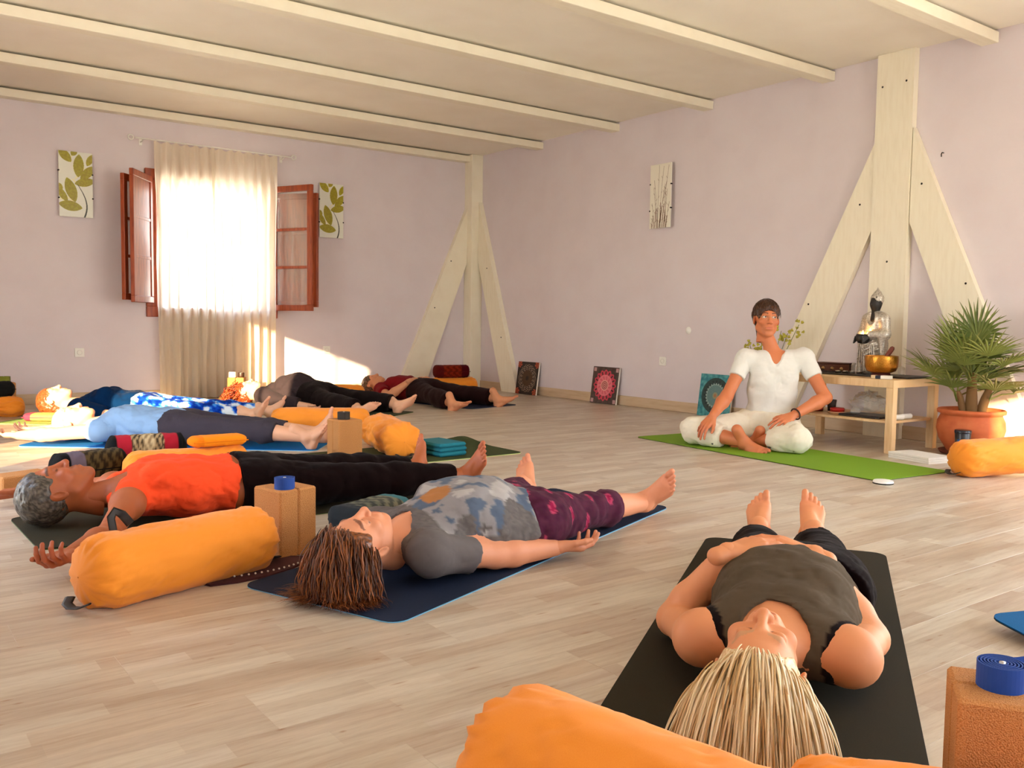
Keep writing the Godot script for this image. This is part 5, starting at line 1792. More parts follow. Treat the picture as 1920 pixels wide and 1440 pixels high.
func build_statue(at: Vector3) -> void:
	var S := thing("statue", "silver and black standing monk statue holding a lit bowl on the table", "statue", at, PI * 1.42)
	var silver := mat(186, 180, 168, 0.38, 0.75)
	mottle(silver, 91, 0.06, [c8(136, 126, 114), c8(196, 189, 177), c8(222, 216, 206)], Vector3(9, 9, 9), 3, 0.0, 128)
	silver.metallic = 0.6
	var black := mat(20, 15, 14, 0.55)
	# z is the front of the figure
	var s := Sdf.new(Vector3(-0.13, 0, -0.1), Vector3(0.13, 0.46, 0.13), 0.0048)
	s.cap(Vector3(0, 0.03, 0), Vector3(0, 0.2, 0), 0.075, 0.07, 0.03, Vector3.RIGHT, 1.15)
	s.cap(Vector3(0, 0.2, 0), Vector3(0, 0.37, 0), 0.07, 0.06, 0.04, Vector3.RIGHT, 1.2)
	s.cap(Vector3(-0.065, 0.385, 0), Vector3(0.065, 0.385, 0), 0.03, 0.03, 0.04)
	for q in [-1.0, 1.0]:
		s.cap(Vector3(q * 0.085, 0.375, 0), Vector3(q * 0.1, 0.27, 0.01), 0.032, 0.034, 0.02)
		s.cap(Vector3(q * 0.1, 0.27, 0.01), Vector3(q * 0.045, 0.265, 0.085), 0.034, 0.028, 0.02)
		s.cap(Vector3(q * 0.095, 0.26, 0.03), Vector3(q * 0.1, 0.08, 0.03), 0.03, 0.012, 0.02)
	# folds hanging in curves, and the neckline
	for k in 9:
		var x := -0.085 + k * 0.021
		s.cap(Vector3(x, 0.02, 0.07), Vector3(x * 0.8, 0.2, 0.078), 0.007, 0.004, 0.006)
	for k in 4:
		var y := 0.13 + k * 0.035
		s.cap(Vector3(-0.075, y + 0.04, 0.05), Vector3(0, y, 0.088), 0.006, 0.008, 0.008)
		s.cap(Vector3(0, y, 0.088), Vector3(0.075, y + 0.04, 0.05), 0.008, 0.006, 0.008)
	s.ell(Vector3(0.0, 0.405, 0.055), Vector3(0.035, 0.07, 0.03), Basis(Vector3.BACK, 0.25), 0.006, true)
	s.cut(Vector3.DOWN, 0.0)
	var md := MD.new()
	s.mesh(md)
	part(md, "robe", silver, S)
	s = Sdf.new(Vector3(-0.06, 0.34, -0.07), Vector3(0.06, 0.55, 0.08), 0.0035)
	s.ell(Vector3(0, 0.49, 0.0), Vector3(0.036, 0.046, 0.042), Basis.IDENTITY, 0.01)
	s.ell(Vector3(0, 0.47, 0.012), Vector3(0.03, 0.036, 0.034), Basis.IDENTITY, 0.015)
	s.cap(Vector3(0, 0.37, 0.01), Vector3(0, 0.46, 0.0), 0.03, 0.024, 0.02)
	s.cap(Vector3(0, 0.49, 0.044), Vector3(0, 0.473, 0.05), 0.004, 0.006, 0.006)
	for q in [-1.0, 1.0]: s.ell(Vector3(q * 0.037, 0.478, 0.0), Vector3(0.005, 0.022, 0.01), Basis.IDENTITY, 0.004)
	md = MD.new()
	s.mesh(md)
	part(md, "head", black, S)
	s = Sdf.new(Vector3(-0.06, 0.48, -0.07), Vector3(0.06, 0.62, 0.07), 0.0035)
	s.ell(Vector3(0, 0.512, -0.006), Vector3(0.041, 0.044, 0.047), Basis.IDENTITY, 0.01)
	s.ell(Vector3(0, 0.552, -0.008), Vector3(0.024, 0.02, 0.024), Basis.IDENTITY, 0.01)
	s.cap(Vector3(0, 0.56, -0.008), Vector3(0, 0.588, -0.008), 0.012, 0.003, 0.01)
	s.ell(Vector3(0, 0.478, 0.05), Vector3(0.04, 0.045, 0.035), Basis.IDENTITY, 0.006, true)
	s.cut(Vector3.DOWN, -0.487)
	s.wrinkle(noise(3, 130.0, 1), 0.003)
	md = MD.new()
	s.mesh(md)
	part(md, "headdress", silver, S)
	# bowl with a small flame
	md = MD.new()
	md.lathe([Vector2(0.0, 0.0), Vector2(0.03, 0.006), Vector2(0.046, 0.03), Vector2(0.047, 0.05), Vector2(0.04, 0.066), Vector2(0.036, 0.066), Vector2(0.034, 0.05), Vector2(0.0, 0.04)], 24, Vector3(0, 0.205, 0.11))
	part(md, "alms_bowl", black, S)
	for q in [-1.0, 1.0]:
		s = Sdf.new(Vector3(-0.07, 0.2, 0.05), Vector3(0.07, 0.29, 0.16), 0.004)
		for f in 4: s.cap(Vector3(q * 0.045, 0.262, 0.085), Vector3(q * (0.03 + 0.004 * f), 0.25 - f * 0.013, 0.148), 0.011, 0.006, 0.006)
		md = MD.new()
		s.mesh(md)
		part(md, "hand", black, S)
	md = MD.new()
	md.lathe([Vector2(0.0, 0.0), Vector2(0.007, 0.006), Vector2(0.008, 0.013), Vector2(0.004, 0.026), Vector2(0.0, 0.036)], 12, Vector3(0, 0.262, 0.11))
	var fm := mat(255, 220, 150, 0.5)
	fm.emission_enabled = true
	fm.emission = Color(1.0, 0.75, 0.42)
	fm.emission_energy_multiplier = 9.0
	part(md, "candle_flame", fm, S)
	var l := OmniLight3D.new()
	l.name = "candle_light"
	l.light_color = Color(1.0, 0.72, 0.4)
	l.light_energy = 0.012
	l.light_size = 0.012
	l.omni_range = 20.0
	l.omni_attenuation = 2.0
	l.shadow_enabled = true
	S.add_child(l)
	l.position = Vector3(0, 0.3, 0.11)

# ---------------------------------------------------------------- potted fan palm
func build_plant() -> void:
	var pt := mat(196, 98, 52, 0.7)
	mottle(pt, 101, 0.02, [c8(180, 84, 42), c8(200, 102, 56), c8(208, 116, 70)], Vector3(2, 2, 2), 4, 0.1)
	var P := thing("potted_palm", "fan palm in a round terracotta pot beside the low table", "plant", Vector3(5.74, 0, -2.8))
	var md := MD.new()
	md.lathe([Vector2(0.0, 0.0), Vector2(0.12, 0.0), Vector2(0.135, 0.02), Vector2(0.185, 0.1), Vector2(0.2, 0.16), Vector2(0.196, 0.21), Vector2(0.18, 0.245), Vector2(0.178, 0.255), Vector2(0.198, 0.262), Vector2(0.2, 0.28), Vector2(0.192, 0.288), Vector2(0.18, 0.284), Vector2(0.174, 0.25), Vector2(0.0, 0.245)], 48)
	part(md, "pot", pt, P)
	md = MD.new()
	md.lathe([Vector2(0.0, 0.001), Vector2(0.17, 0.001), Vector2(0.185, 0.022), Vector2(0.178, 0.024), Vector2(0.0, 0.01)], 32)
	part(md, "saucer", mat(120, 58, 34, 0.75), P)
	md = MD.new()
	md.lathe([Vector2(0.0, 0.272), Vector2(0.08, 0.268), Vector2(0.176, 0.258)], 32)
	var soil := mat(62, 40, 28, 0.95)
	mottle(soil, 5, 0.2, [c8(40, 26, 18), c8(70, 46, 32), c8(96, 66, 44)], Vector3(6, 6, 6), 3, 0.5, 128)
	part(md, "soil", soil, P)
	var r := RandomNumberGenerator.new()
	r.seed = 5
	var bark := mat(126, 92, 54, 0.9)
	var leafm := vmat(0.5)
	leafm.cull_mode = BaseMaterial3D.CULL_DISABLED
	leafm.backlight_enabled = true
	leafm.backlight = Color(0.25, 0.3, 0.1)
	var stems := [Vector3(-0.01, 0.52, 0.0), Vector3(0.05, 0.42, 0.08), Vector3(-0.05, 0.4, -0.07)]
	var sn := []
	for k in 3:
		md = MD.new()
		var c: Vector3 = stems[k]
		md.tube([Vector3(c.x * 0.5, 0.25, c.z * 0.5), Vector3(c.x * 0.8, 0.36, c.z * 0.8), c], [0.04 - k * 0.008, 0.034 - k * 0.007, 0.024 - k * 0.005], 9)
		sn.append(part(md, "trunk", bark, P))
	var fronds := []
	for k in 32:
		var st: int = 0 if k < 18 else (1 if k < 25 else 2)
		var az := k * 2.399 + r.randf_range(-0.2, 0.2)
		var up := lerpf(1.35, 0.05, fmod(k * 0.618, 1.0)) if st == 0 else lerpf(1.0, -0.05, fmod(k * 0.618, 1.0))
		fronds.append([st, az, up, r.randf_range(0.14, 0.26) * (1.0 if st == 0 else 0.9)])
	for f in fronds:
		var o0: Vector3 = stems[f[0]] - Vector3(0, r.randf_range(0.0, 0.08), 0)
		var d := Vector3(cos(f[1]) * cos(f[2]), sin(f[2]), sin(f[1]) * cos(f[2]))
		var hub: Vector3 = o0 + d * f[3] + Vector3(0, 0.03 * (1.0 - f[2]), 0)
		md = MD.new()
		var green := lin(88, 104, 44).lerp(lin(150, 160, 84), r.randf())
		if f[2] < 0.15: green = green.lerp(lin(160, 150, 80), 0.4)
		md.tube([o0, o0.lerp(hub, 0.5) + Vector3(0, 0.015, 0), hub], [0.006, 0.005, 0.005], 5, green)
		var side := d.cross(Vector3.UP)
		if side.length() < 0.1: side = Vector3.RIGHT
		side = side.normalized()
		var up2 := side.cross(d).normalized()
		var n := 17
		for i in n:
			var g := (i / (n - 1.0) - 0.5) * 2.0
			var an := g * 1.55
			var ld := (d * cos(an) + side * sin(an) + up2 * (0.12 + 0.15 * absf(g))).normalized()
			var ll := lerpf(0.3, 0.2, absf(g)) * r.randf_range(0.85, 1.05) * (0.9 if f[0] > 0 else 1.0)
			var w := 0.0075
			var wd := ld.cross(up2).normalized()
			if wd.length() < 0.5: wd = side
			var droop := Vector3(0, -0.045 * r.randf_range(0.2, 1.0), 0)
			var pts := [hub, hub + ld * ll * 0.35, hub + ld * ll * 0.7 + droop * 0.35, hub + ld * ll + droop]
			var ws := [w * 0.6, w * 1.15, w * 0.8, 0.0006]
			for j in 4:
				if pts[j].x > 0.22: pts[j].x = 0.22 + (pts[j].x - 0.22) * 0.12
			var nn := ld.cross(wd).normalized()
			if nn.dot(up2) < 0.0: nn = -nn
			var tip := green.lerp(lin(170, 160, 100), 0.35)
			for j in 3:
				var c0: Color = green if j < 2 else green.lerp(tip, 0.5)
				# a blade folded along its middle
				for sg in [-1.0, 1.0]:
					md.facing([pts[j], pts[j + 1], pts[j + 1] + wd * ws[j + 1] * sg + nn * ws[j + 1] * 0.5, pts[j] + wd * ws[j] * sg + nn * ws[j] * 0.5], nn, c0)
		part(md, "frond", leafm, P)
func V(a: Array) -> Vector3:
	return Vector3(a[0], a[1], a[2])

func build_people() -> void:
	var up := Vector3.UP
	# the blond person in front: N is the right side, F the left
	var a := {"pel": Vector3(2.006, 0.108, -1.43), "chest": Vector3(1.625, 0.116, -1.195), "head": Vector3(1.41, 0.125, -1.072), "hR": Vector3(2.045, 0.105, -1.34), "hL": Vector3(1.945, 0.105, -1.5), "kR": Vector3(2.352, 0.1, -1.585), "kL": Vector3(2.243, 0.099, -1.725), "aR": Vector3(2.66, 0.082, -1.822), "aL": Vector3(2.557, 0.075, -1.964), "tR": Vector3(2.775, 0.215, -1.903), "tL": Vector3(2.67, 0.2, -2.057), "sR": Vector3(1.69, 0.1, -1.045), "sL": Vector3(1.512, 0.1, -1.315), "eR": Vector3(1.893, 0.075, -1.13), "eL": Vector3(1.662, 0.055, -1.53), "wR": Vector3(1.93, 0.228, -1.312), "wL": Vector3(1.742, 0.236, -1.43), "fR": Vector3(1.89, 0.262, -1.43), "fL": Vector3(1.86, 0.262, -1.4)}
	person(a, {"label": "person with blond hair in olive vest lying with hands on belly", "skin": lin(220, 146, 98), "face": Vector3(0.12, 1, -0.05), "crown": Vector3(-0.82, -0.02, 0.53), "cell": 0.009, "head_cell": 0.0031, "bust": -0.03, "belly": 0.004, "brow": lin(196, 146, 104),
		"handR": {"dorsal": Vector3(0.1, 1, 0), "curl": [0.25, 0.25, 0.15], "thumb": 0.6}, "handL": {"dorsal": Vector3(-0.1, 1, 0), "curl": [0.25, 0.25, 0.15], "thumb": 0.6},
		"top": {"name": "vest", "col": lin(84, 72, 58), "tank": true, "armhole": 0.052, "girdle": 0.3, "binding": lin(24, 18, 16), "cell": 0.0072, "ease": 0.012, "hem": -0.02, "neck": 0.066, "collar": 0.035},
		"bottom": {"col": lin(15, 11, 10), "hem": 0.16, "ease": 0.02, "flare": 0.01},
		"hair": {"col": lin(200, 156, 92), "col2": lin(250, 232, 190), "bulk": 0.006, "rough": 0.002, "hairline": 0.088, "front": 0.48, "locks": 1600, "seed": 4, "around": 2.5, "ph0": 0.05, "ph1": 1.35, "comb": Vector3(0, 1, 0.15), "splay": 5.0, "messy": 0.16, "length": 0.24, "weight": 0.13, "lift": 0.024, "thick": 0.002, "cell": 0.004}})
	# grey shirt
	a = {"pel": Vector3(1.872, 0.115, -2.47), "chest": Vector3(1.43, 0.128, -2.43), "head": Vector3(1.195, 0.128, -2.345), "hR": Vector3(1.868, 0.115, -2.375), "hL": Vector3(1.84, 0.111, -2.575), "kR": Vector3(2.235, 0.095, -2.503), "kL": Vector3(2.121, 0.099, -2.847), "aR": Vector3(2.618, 0.065, -2.601), "aL": Vector3(2.408, 0.07, -3.114), "tR": Vector3(2.672, 0.19, -2.47), "tL": Vector3(2.48, 0.19, -3.244), "sR": Vector3(1.385, 0.105, -2.255), "sL": Vector3(1.405, 0.11, -2.615), "eR": Vector3(1.639, 0.057, -2.277), "eL": Vector3(1.6, 0.06, -2.772), "wR": Vector3(1.879, 0.05, -2.263), "wL": Vector3(1.793, 0.05, -2.877), "fR": Vector3(2.036, 0.034, -2.241), "fL": Vector3(1.943, 0.04, -2.941)}
	var pn := noise(91, 14.0, 3)
	var grey := func(p: Vector3, g: Vector3) -> Color:
		# heathered grey with a faded print on the chest (x runs to the head, y up)
		var c := lin(112, 106, 104).lerp(lin(92, 88, 88), clampf(0.5 + pn.get_noise_3dv(p * 6.0), 0, 1))
		var q := Vector2(p.x - 0.2, p.z + 0.02)
		if g.y > 0.1 and absf(q.x) < 0.24 - 0.2 * maxf(q.y - 0.06, 0.0) and absf(q.y) < 0.15 + 0.03 * sin(p.x * 30.0):
			var f := pn.get_noise_2d(p.x * 0.6, p.z * 0.6)
			c = lin(142, 138, 140)
			if f > 0.2: c = lin(88, 100, 120)
			elif f < -0.25: c = lin(172, 168, 166)
			if Vector2(q.x - 0.16, q.y - 0.02).length() < 0.05 or Vector2(q.x - 0.02, q.y - 0.15).length() < 0.03: c = lin(170, 116, 70)
		return c
	var pz := noise(14, 10.0, 2)
	var plum := func(p: Vector3, g: Vector3) -> Color:
		var c := lin(66, 26, 46).lerp(lin(84, 40, 60), clampf(0.5 + pz.get_noise_3dv(p * 2.0), 0, 1))
		# paisley drops
		var k := Vector2(fposmod(p.x * 8.0 + 0.5 * floorf(p.z * 9.0 + p.y * 6.0), 1.0) - 0.5, fposmod(p.z * 9.0 + p.y * 6.0, 1.0) - 0.5)
		var d := Vector2(k.x * 1.9 + k.y * 0.5, k.y).length()
		if d < 0.26: c = lin(140, 28, 66) if d < 0.2 else lin(176, 66, 96)
		return c
	person(a, {"label": "person with auburn hair in grey printed tee lying on navy mat", "skin": lin(222, 150, 112), "face": Vector3(0.03, 1, -0.12), "crown": Vector3(-0.93, 0.02, 0.36), "wide": 1.12, "thick": 1.06, "cell": 0.0095, "head_cell": 0.0034, "belly": 0.02, "brow": lin(120, 70, 46),
		"handR": {"dorsal": Vector3(0, -1, 0.25), "curl": [0.35, 0.45, 0.3]},
		"top": {"name": "shirt", "col": lin(104, 99, 98), "col_fn": grey, "sleeve": 0.62, "ease": 0.012, "hem": 0.02, "loose": 0.006, "neck": 0.06, "collar": 0.06, "wrinkle": 0.012},
		"bottom": {"name": "leggings", "col": lin(66, 26, 46), "col_fn": plum, "hem": 0.42, "ease": 0.012, "wrinkle": 0.01},
		"hair": {"col": lin(60, 27, 12), "col2": lin(158, 88, 36), "bulk": 0.006, "rough": 0.003, "hairline": 0.088, "front": 0.5, "locks": 1400, "seed": 9, "around": 2.7, "ph0": -0.1, "ph1": 1.3, "comb": Vector3(-0.3, 0.5, -0.25), "splay": 3.0, "messy": 0.3, "length": 0.15, "weight": 0.2, "lift": 0.03, "curl": 0.004, "thick": 0.002, "gamma": 1.5}})
	# man in orange
	a = {"pel": Vector3(1.359, 0.112, -3.631), "chest": Vector3(0.878, 0.125, -3.675), "head": Vector3(0.622, 0.13, -3.72), "hR": Vector3(1.374, 0.11, -3.53), "hL": Vector3(1.382, 0.111, -3.735), "kR": Vector3(1.819, 0.101, -3.456), "kL": Vector3(1.827, 0.099, -3.789), "aR": Vector3(2.254, 0.09, -3.395), "aL": Vector3(2.255, 0.07, -3.833), "tR": Vector3(2.31, 0.25, -3.29), "tL": Vector3(2.337, 0.215, -3.94), "sR": Vector3(0.815, 0.1, -3.475), "sL": Vector3(0.855, 0.105, -3.87), "eR": Vector3(0.693, 0.056, -3.21), "eL": Vector3(0.8, 0.06, -4.15), "wR": Vector3(0.54, 0.06, -3.0), "wL": Vector3(0.58, 0.055, -4.2), "fR": Vector3(0.432, 0.058, -2.86), "fL": Vector3(0.42, 0.05, -4.2)}
	person(a, {"label": "person with short grey hair in bright orange tank top lying down", "male": true, "skin": lin(168, 90, 52), "face": Vector3(0.05, 1, -0.15), "crown": Vector3(-1, 0.02, -0.12), "wide": 1.08, "thick": 1.06, "cell": 0.0095, "head_cell": 0.0034, "head_scale": 1.05, "stubble": 0.2, "brow": lin(84, 66, 52),
		"handR": {"dorsal": Vector3(0, -1, 0.3), "curl": [0.55, 0.75, 0.5], "spread": 0.02},
		"top": {"name": "tank_top", "col": lin(250, 84, 44), "tank": true, "armhole": 0.07, "ease": 0.013, "hem": 0.1, "neck": 0.075, "wrinkle": 0.013},
		"bottom": {"col": lin(14, 9, 10), "hem": 0.9, "ease": 0.02, "waist": 0.09},
		"hair": {"col": lin(44, 37, 30), "col2": lin(108, 99, 86), "bulk": 0.006, "hairline": 0.075, "rough": 0.004}})
	# pale blue shirt, arms over the head
	a = {"pel": Vector3(1.682, 0.111, -5.724), "chest": Vector3(1.324, 0.125, -6.012), "head": Vector3(1.15, 0.13, -6.2), "hR": Vector3(1.625, 0.112, -5.66), "hL": Vector3(1.742, 0.111, -5.79), "kR": Vector3(1.95, 0.118, -5.37), "kL": Vector3(2.09, 0.099, -5.58), "aR": Vector3(2.24, 0.085, -5.1), "aL": Vector3(2.42, 0.071, -5.35), "tR": Vector3(2.33, 0.19, -4.98), "tL": Vector3(2.5, 0.2, -5.33), "sR": Vector3(1.24, 0.1, -5.885), "sL": Vector3(1.43, 0.1, -6.14), "eR": Vector3(0.99, 0.075, -6.02), "eL": Vector3(1.22, 0.07, -6.34), "wR": Vector3(0.835, 0.06, -6.2), "wL": Vector3(1.0, 0.06, -6.45), "fR": Vector3(0.74, 0.05, -6.32), "fL": Vector3(0.87, 0.05, -6.55)}
	person(a, {"label": "person in pale blue tee and grey trousers, arms stretched overhead", "male": true, "skin": lin(232, 176, 142), "face": Vector3(0.06, 1, 0.05), "crown": Vector3(-0.72, 0.05, -0.68), "cell": 0.0145, "head_cell": 0.0048, "fine": 0.005, "head_scale": 1.02, "brow": lin(130, 110, 90),
		"handR": {"dorsal": Vector3(0, -1, 0.2)},
		"top": {"col": lin(140, 174, 214), "sleeve": 0.2, "ease": 0.014, "hem": -0.04, "wrinkle": 0.014},
		"bottom": {"col": lin(64, 60, 70), "hem": 0.52, "ease": 0.014, "wrinkle": 0.012},
		"hair": {"col": lin(170, 156, 136), "col2": lin(222, 214, 200), "bulk": 0.006, "hairline": 0.07, "cell": 0.006}})
	# dark blue top, patterned leggings
	a = {"pel": Vector3(1.852, 0.111, -7.146), "chest": Vector3(1.495, 0.125, -7.424), "head": Vector3(1.27, 0.155, -7.56), "hR": Vector3(1.8, 0.11, -7.075), "hL": Vector3(1.915, 0.11, -7.21), "kR": Vector3(2.125, 0.1, -6.771), "kL": Vector3(2.29, 0.099, -6.94), "aR": Vector3(2.413, 0.085, -6.5), "aL": Vector3(2.64, 0.081, -6.72), "tR": Vector3(2.516, 0.224, -6.412), "tL": Vector3(2.742, 0.21, -6.62), "sR": Vector3(1.385, 0.106, -7.285), "sL": Vector3(1.575, 0.101, -7.565), "eR": Vector3(1.56, 0.06, -7.09), "eL": Vector3(1.77, 0.06, -7.66), "wR": Vector3(1.74, 0.05, -6.93), "wL": Vector3(1.98, 0.05, -7.5), "fR": Vector3(1.86, 0.04, -6.84), "fL": Vector3(2.1, 0.04, -7.4)}
	var bn := noise(33, 9.0, 3)
	var splash := func(p: Vector3, g: Vector3) -> Color:
		var f := bn.get_noise_3dv(p * 1.2)
		if f > 0.14: return lin(226, 238, 252)
		if f > 0.0: return lin(70, 150, 230)
		return lin(14, 70, 190) if f > -0.2 else lin(10, 44, 140)
	person(a, {"label": "person in dark blue top and splashed blue leggings lying down", "skin": lin(236, 184, 150), "face": Vector3(0.1, 1, 0.05), "crown": Vector3(-0.72, 0.06, -0.6), "cell": 0.0145, "head_cell": 0.0048, "fine": 0.005, "brow": lin(130, 80, 50),
		"top": {"col": lin(8, 42, 80), "sleeve": 0.85, "ease": 0.016, "hem": 0.03, "loose": 0.01, "wrinkle": 0.014, "neck": 0.06},
		"bottom": {"name": "leggings", "col": lin(20, 80, 200), "col_fn": splash, "hem": 0.8, "ease": 0.01, "waist": 0.12},
		"hair": {"col": lin(104, 50, 22), "col2": lin(164, 92, 48), "bulk": 0.008, "hairline": 0.06, "nape": 0.02, "cell": 0.006}})
	# all in black with red curls
	a = {"pel": Vector3(3.34, 0.12, -7.36), "chest": Vector3(3.085, 0.13, -7.741), "head": Vector3(2.93, 0.13, -7.96), "hR": Vector3(3.26, 0.111, -7.31), "hL": Vector3(3.43, 0.111, -7.42), "kR": Vector3(3.28, 0.099, -6.932), "kL": Vector3(3.61, 0.099, -7.08), "aR": Vector3(3.328, 0.066, -6.536), "aL": Vector3(3.809, 0.071, -6.771), "tR": Vector3(3.441, 0.15, -6.406), "tL": Vector3(3.96, 0.15, -6.668), "sR": Vector3(2.95, 0.115, -7.62), "sL": Vector3(3.25, 0.11, -7.83), "eR": Vector3(3.03, 0.06, -7.35), "eL": Vector3(3.44, 0.06, -7.68), "wR": Vector3(3.17, 0.055, -7.14), "wL": Vector3(3.56, 0.05, -7.46), "fR": Vector3(3.24, 0.045, -7.0), "fL": Vector3(3.64, 0.04, -7.3)}
	person(a, {"label": "person with curly red hair in black top and black trousers", "skin": lin(240, 186, 150), "face": Vector3(0.05, 1, -0.1), "crown": Vector3(-0.55, 0.0, -0.8), "wide": 1.18, "thick": 1.12, "cell": 0.0145, "head_cell": 0.0048, "fine": 0.005, "belly": 0.05,
		"top": {"col": lin(58, 48, 50), "sleeve": 1.6, "ease": 0.02, "hem": 0.0, "loose": 0.012, "wrinkle": 0.016, "neck": 0.06},
		"bottom": {"col": lin(22, 18, 19), "hem": 0.85, "ease": 0.022, "flare": 0.02},
		"hair": {"col": lin(96, 28, 14), "col2": lin(186, 84, 40), "bulk": 0.01, "hairline": 0.06, "locks": 200, "seed": 5, "around": 2.8, "ph0": -0.2, "ph1": 1.3, "comb": Vector3(0, 0.8, -0.2), "splay": 5.0, "messy": 0.5, "length": 0.2, "weight": 0.2, "lift": 0.05, "curl": 0.022, "thick": 0.006, "cell": 0.006}})
	# maroon shirt in the corner
	a = {"pel": Vector3(4.564, 0.112, -7.544), "chest": Vector3(4.45, 0.125, -7.997), "head": Vector3(4.36, 0.135, -8.24), "hR": Vector3(4.475, 0.111, -7.535), "hL": Vector3(4.655, 0.11, -7.57), "kR": Vector3(4.4, 0.098, -7.137), "kL": Vector3(4.78, 0.099, -7.195), "aR": Vector3(4.353, 0.063, -6.729), "aL": Vector3(4.91, 0.077, -6.807), "tR": Vector3(4.421, 0.1, -6.544), "tL": Vector3(5.09, 0.11, -6.72), "sR": Vector3(4.29, 0.1, -7.93), "sL": Vector3(4.625, 0.101, -8.02), "eR": Vector3(4.212, 0.06, -7.653), "eL": Vector3(4.8, 0.06, -7.8), "wR": Vector3(4.4, 0.215, -7.56), "wL": Vector3(4.64, 0.22, -7.66), "fR": Vector3(4.545, 0.24, -7.62), "fL": Vector3(4.5, 0.24, -7.58)}
	person(a, {"label": "person in maroon shirt with hands on belly by the corner post", "male": true, "skin": lin(216, 148, 106), "face": Vector3(0.1, 1, 0.1), "crown": Vector3(-0.35, 0.1, -0.9), "cell": 0.0145, "head_cell": 0.0048, "fine": 0.005, "brow": lin(80, 50, 34),
		"handR": {"dorsal": Vector3(0, 1, 0)}, "handL": {"dorsal": Vector3(0, 1, 0)}, "footR": {"dorsal": Vector3(0.2, 1, 0)}, "footL": {"dorsal": Vector3(0.2, 1, 0)},
		"top": {"col": lin(124, 14, 28), "sleeve": 0.5, "ease": 0.014, "hem": 0.0, "loose": 0.012, "wrinkle": 0.012},
		"bottom": {"col": lin(34, 13, 16), "hem": 0.82, "ease": 0.022, "flare": 0.02},
		"hair": {"col": lin(58, 36, 22), "col2": lin(112, 78, 52), "bulk": 0.01, "hairline": 0.058, "rough": 0.012, "cell": 0.006}})
	build_teacher()

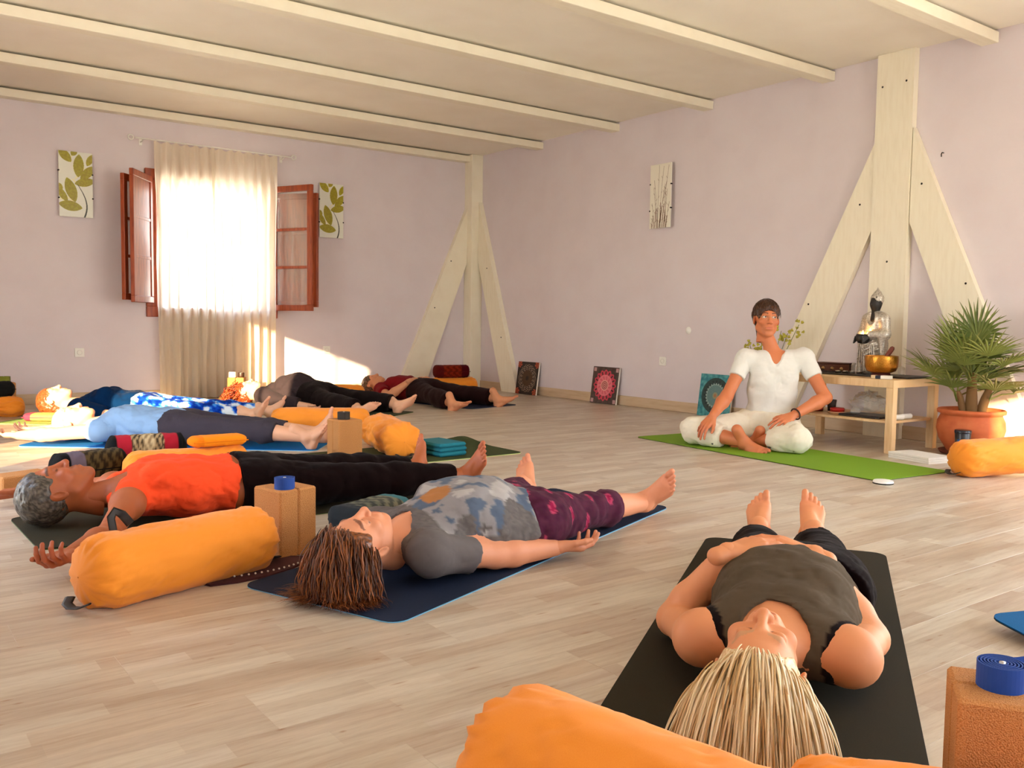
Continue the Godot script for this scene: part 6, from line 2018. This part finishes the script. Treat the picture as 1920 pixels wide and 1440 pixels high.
func build_teacher() -> void:
	# cross-legged, turned towards the room; L is on the table side
	var a := {"pel": Vector3(4.97, 0.11, -3.765), "chest": Vector3(4.985, 0.572, -3.75), "head": Vector3(4.935, 0.842, -3.79), "hR": Vector3(4.885, 0.105, -3.83), "hL": Vector3(5.0, 0.105, -3.67), "kR": Vector3(4.485, 0.105, -3.995), "kL": Vector3(4.74, 0.095, -3.375), "aR": Vector3(4.57, 0.06, -3.655), "aL": Vector3(4.72, 0.05, -3.68), "tR": Vector3(4.56, 0.02, -3.49), "tL": Vector3(4.6, 0.03, -3.82), "sR": Vector3(4.852, 0.578, -3.883), "sL": Vector3(5.112, 0.59, -3.615), "eR": Vector3(4.675, 0.325, -3.89), "eL": Vector3(5.13, 0.333, -3.449), "wR": Vector3(4.49, 0.21, -3.845), "wL": Vector3(4.845, 0.228, -3.49), "fR": Vector3(4.4, 0.12, -3.86), "fL": Vector3(4.7, 0.17, -3.53)}
	var o := person(a, {"label": "person in white v-neck tee and trousers sitting cross-legged on green mat", "male": true, "seated": true, "turn": 0.75, "skin": lin(206, 122, 78), "face": Vector3(-0.62, -0.05, 0.78), "crown": Vector3(0.1, 1, -0.06), "cell": 0.009, "head_cell": 0.0034, "head_scale": 0.98, "neck_r": 0.9, "eyes": true, "gaze": 0.004, "stubble": 0.12, "brow": lin(64, 38, 24), "leg": 0.98, "wide": 0.98, "ground": 0.008,
		"handR": {"dorsal": Vector3(-0.45, 0.85, 0.2), "curl": [0.2, 0.35, 0.2], "spread": 0.1}, "handL": {"dorsal": Vector3(-0.5, 0.75, 0.4), "curl": [0.2, 0.3, 0.2], "spread": 0.1},
		"footR": {"dorsal": Vector3(-0.55, 0.9, 0.0), "scale": 0.98}, "footL": {"dorsal": Vector3(-0.6, 0.8, 0.0)},
		"top": {"name": "shirt", "col": lin(226, 224, 218), "sleeve": 0.5, "ease": 0.009, "hem": 0.03, "loose": 0.006, "neck": 0.06, "collar": 0.075, "vee": 0.055, "cell": 0.007, "wrinkle": 0.005},
		"bottom": {"col": lin(236, 228, 208), "hem": 0.62, "ease": 0.032, "wrinkle": 0.012, "waist": 0.12},
		"hair": {"col": lin(36, 16, 7), "col2": lin(80, 42, 20), "bulk": 0.014, "hairline": 0.05, "nape": 0.03, "low": 0.09, "rough": 0.006, "cell": 0.004, "locks": 700, "seed": 12, "around": 3.1, "front": 0.74, "ph0": 0.1, "ph1": 1.5, "comb": Vector3(0.05, -0.05, 0.5), "splay": 4.0, "messy": 0.1, "length": 0.052, "weight": 0.4, "lift": 0.016, "thick": 0.0019, "gamma": 1.4}})
	var hx: Transform3D = o.get_meta("hx")
	# rimless glasses
	var md := MD.new()
	for q in [-1.0, 1.0]:
		var ring := []
		for i in 17:
			var an := TAU * i / 16.0
			ring.append(hx * Vector3(q * 0.033 + 0.022 * cos(an), 0.0 + 0.0165 * sin(an), 0.1))
		md.tube(ring, [0.0007], 5, Color.WHITE, false)
		md.tube([hx * Vector3(q * 0.055, 0.004, 0.1), hx * Vector3(q * 0.072, 0.006, 0.088), hx * Vector3(q * 0.084, 0.008, 0.0)], [0.0012], 5)
	md.tube([hx * Vector3(-0.011, 0.003, 0.101), hx * Vector3(0, 0.006, 0.105), hx * Vector3(0.011, 0.003, 0.101)], [0.0012], 5)
	part(md, "glasses", mat(190, 170, 140, 0.3, 0.9), o)
	# wristband
	md = MD.new()
	var inv := o.transform.affine_inverse()
	var w: Vector3 = inv * Vector3(4.868, 0.236, -3.486)
	var ax: Vector3 = (inv.basis * (a.wL - a.eL)).normalized()
	var u := ax.cross(Vector3.UP).normalized()
	var v := ax.cross(u)
	var ring := []
	for i in 21: ring.append(w + u * 0.036 * cos(TAU * i / 20.0) + v * 0.036 * sin(TAU * i / 20.0))
	md.tube(ring, [0.005], 6, Color.WHITE, false)
	part(md, "wristband", mat(62, 34, 22, 0.7), o)
	# the dark cushion he sits on
	md = MD.new()
	md.lathe([Vector2(0.0, 0.0), Vector2(0.15, 0.0), Vector2(0.175, 0.02), Vector2(0.175, 0.04), Vector2(0.15, 0.06), Vector2(0.0, 0.06)], 28)
	single(md, "sitting_cushion", mat(30, 30, 40, 0.9), "flat round dark cushion under the seated man in white", "cushion", Vector3(5.02, 0.006, -3.72))
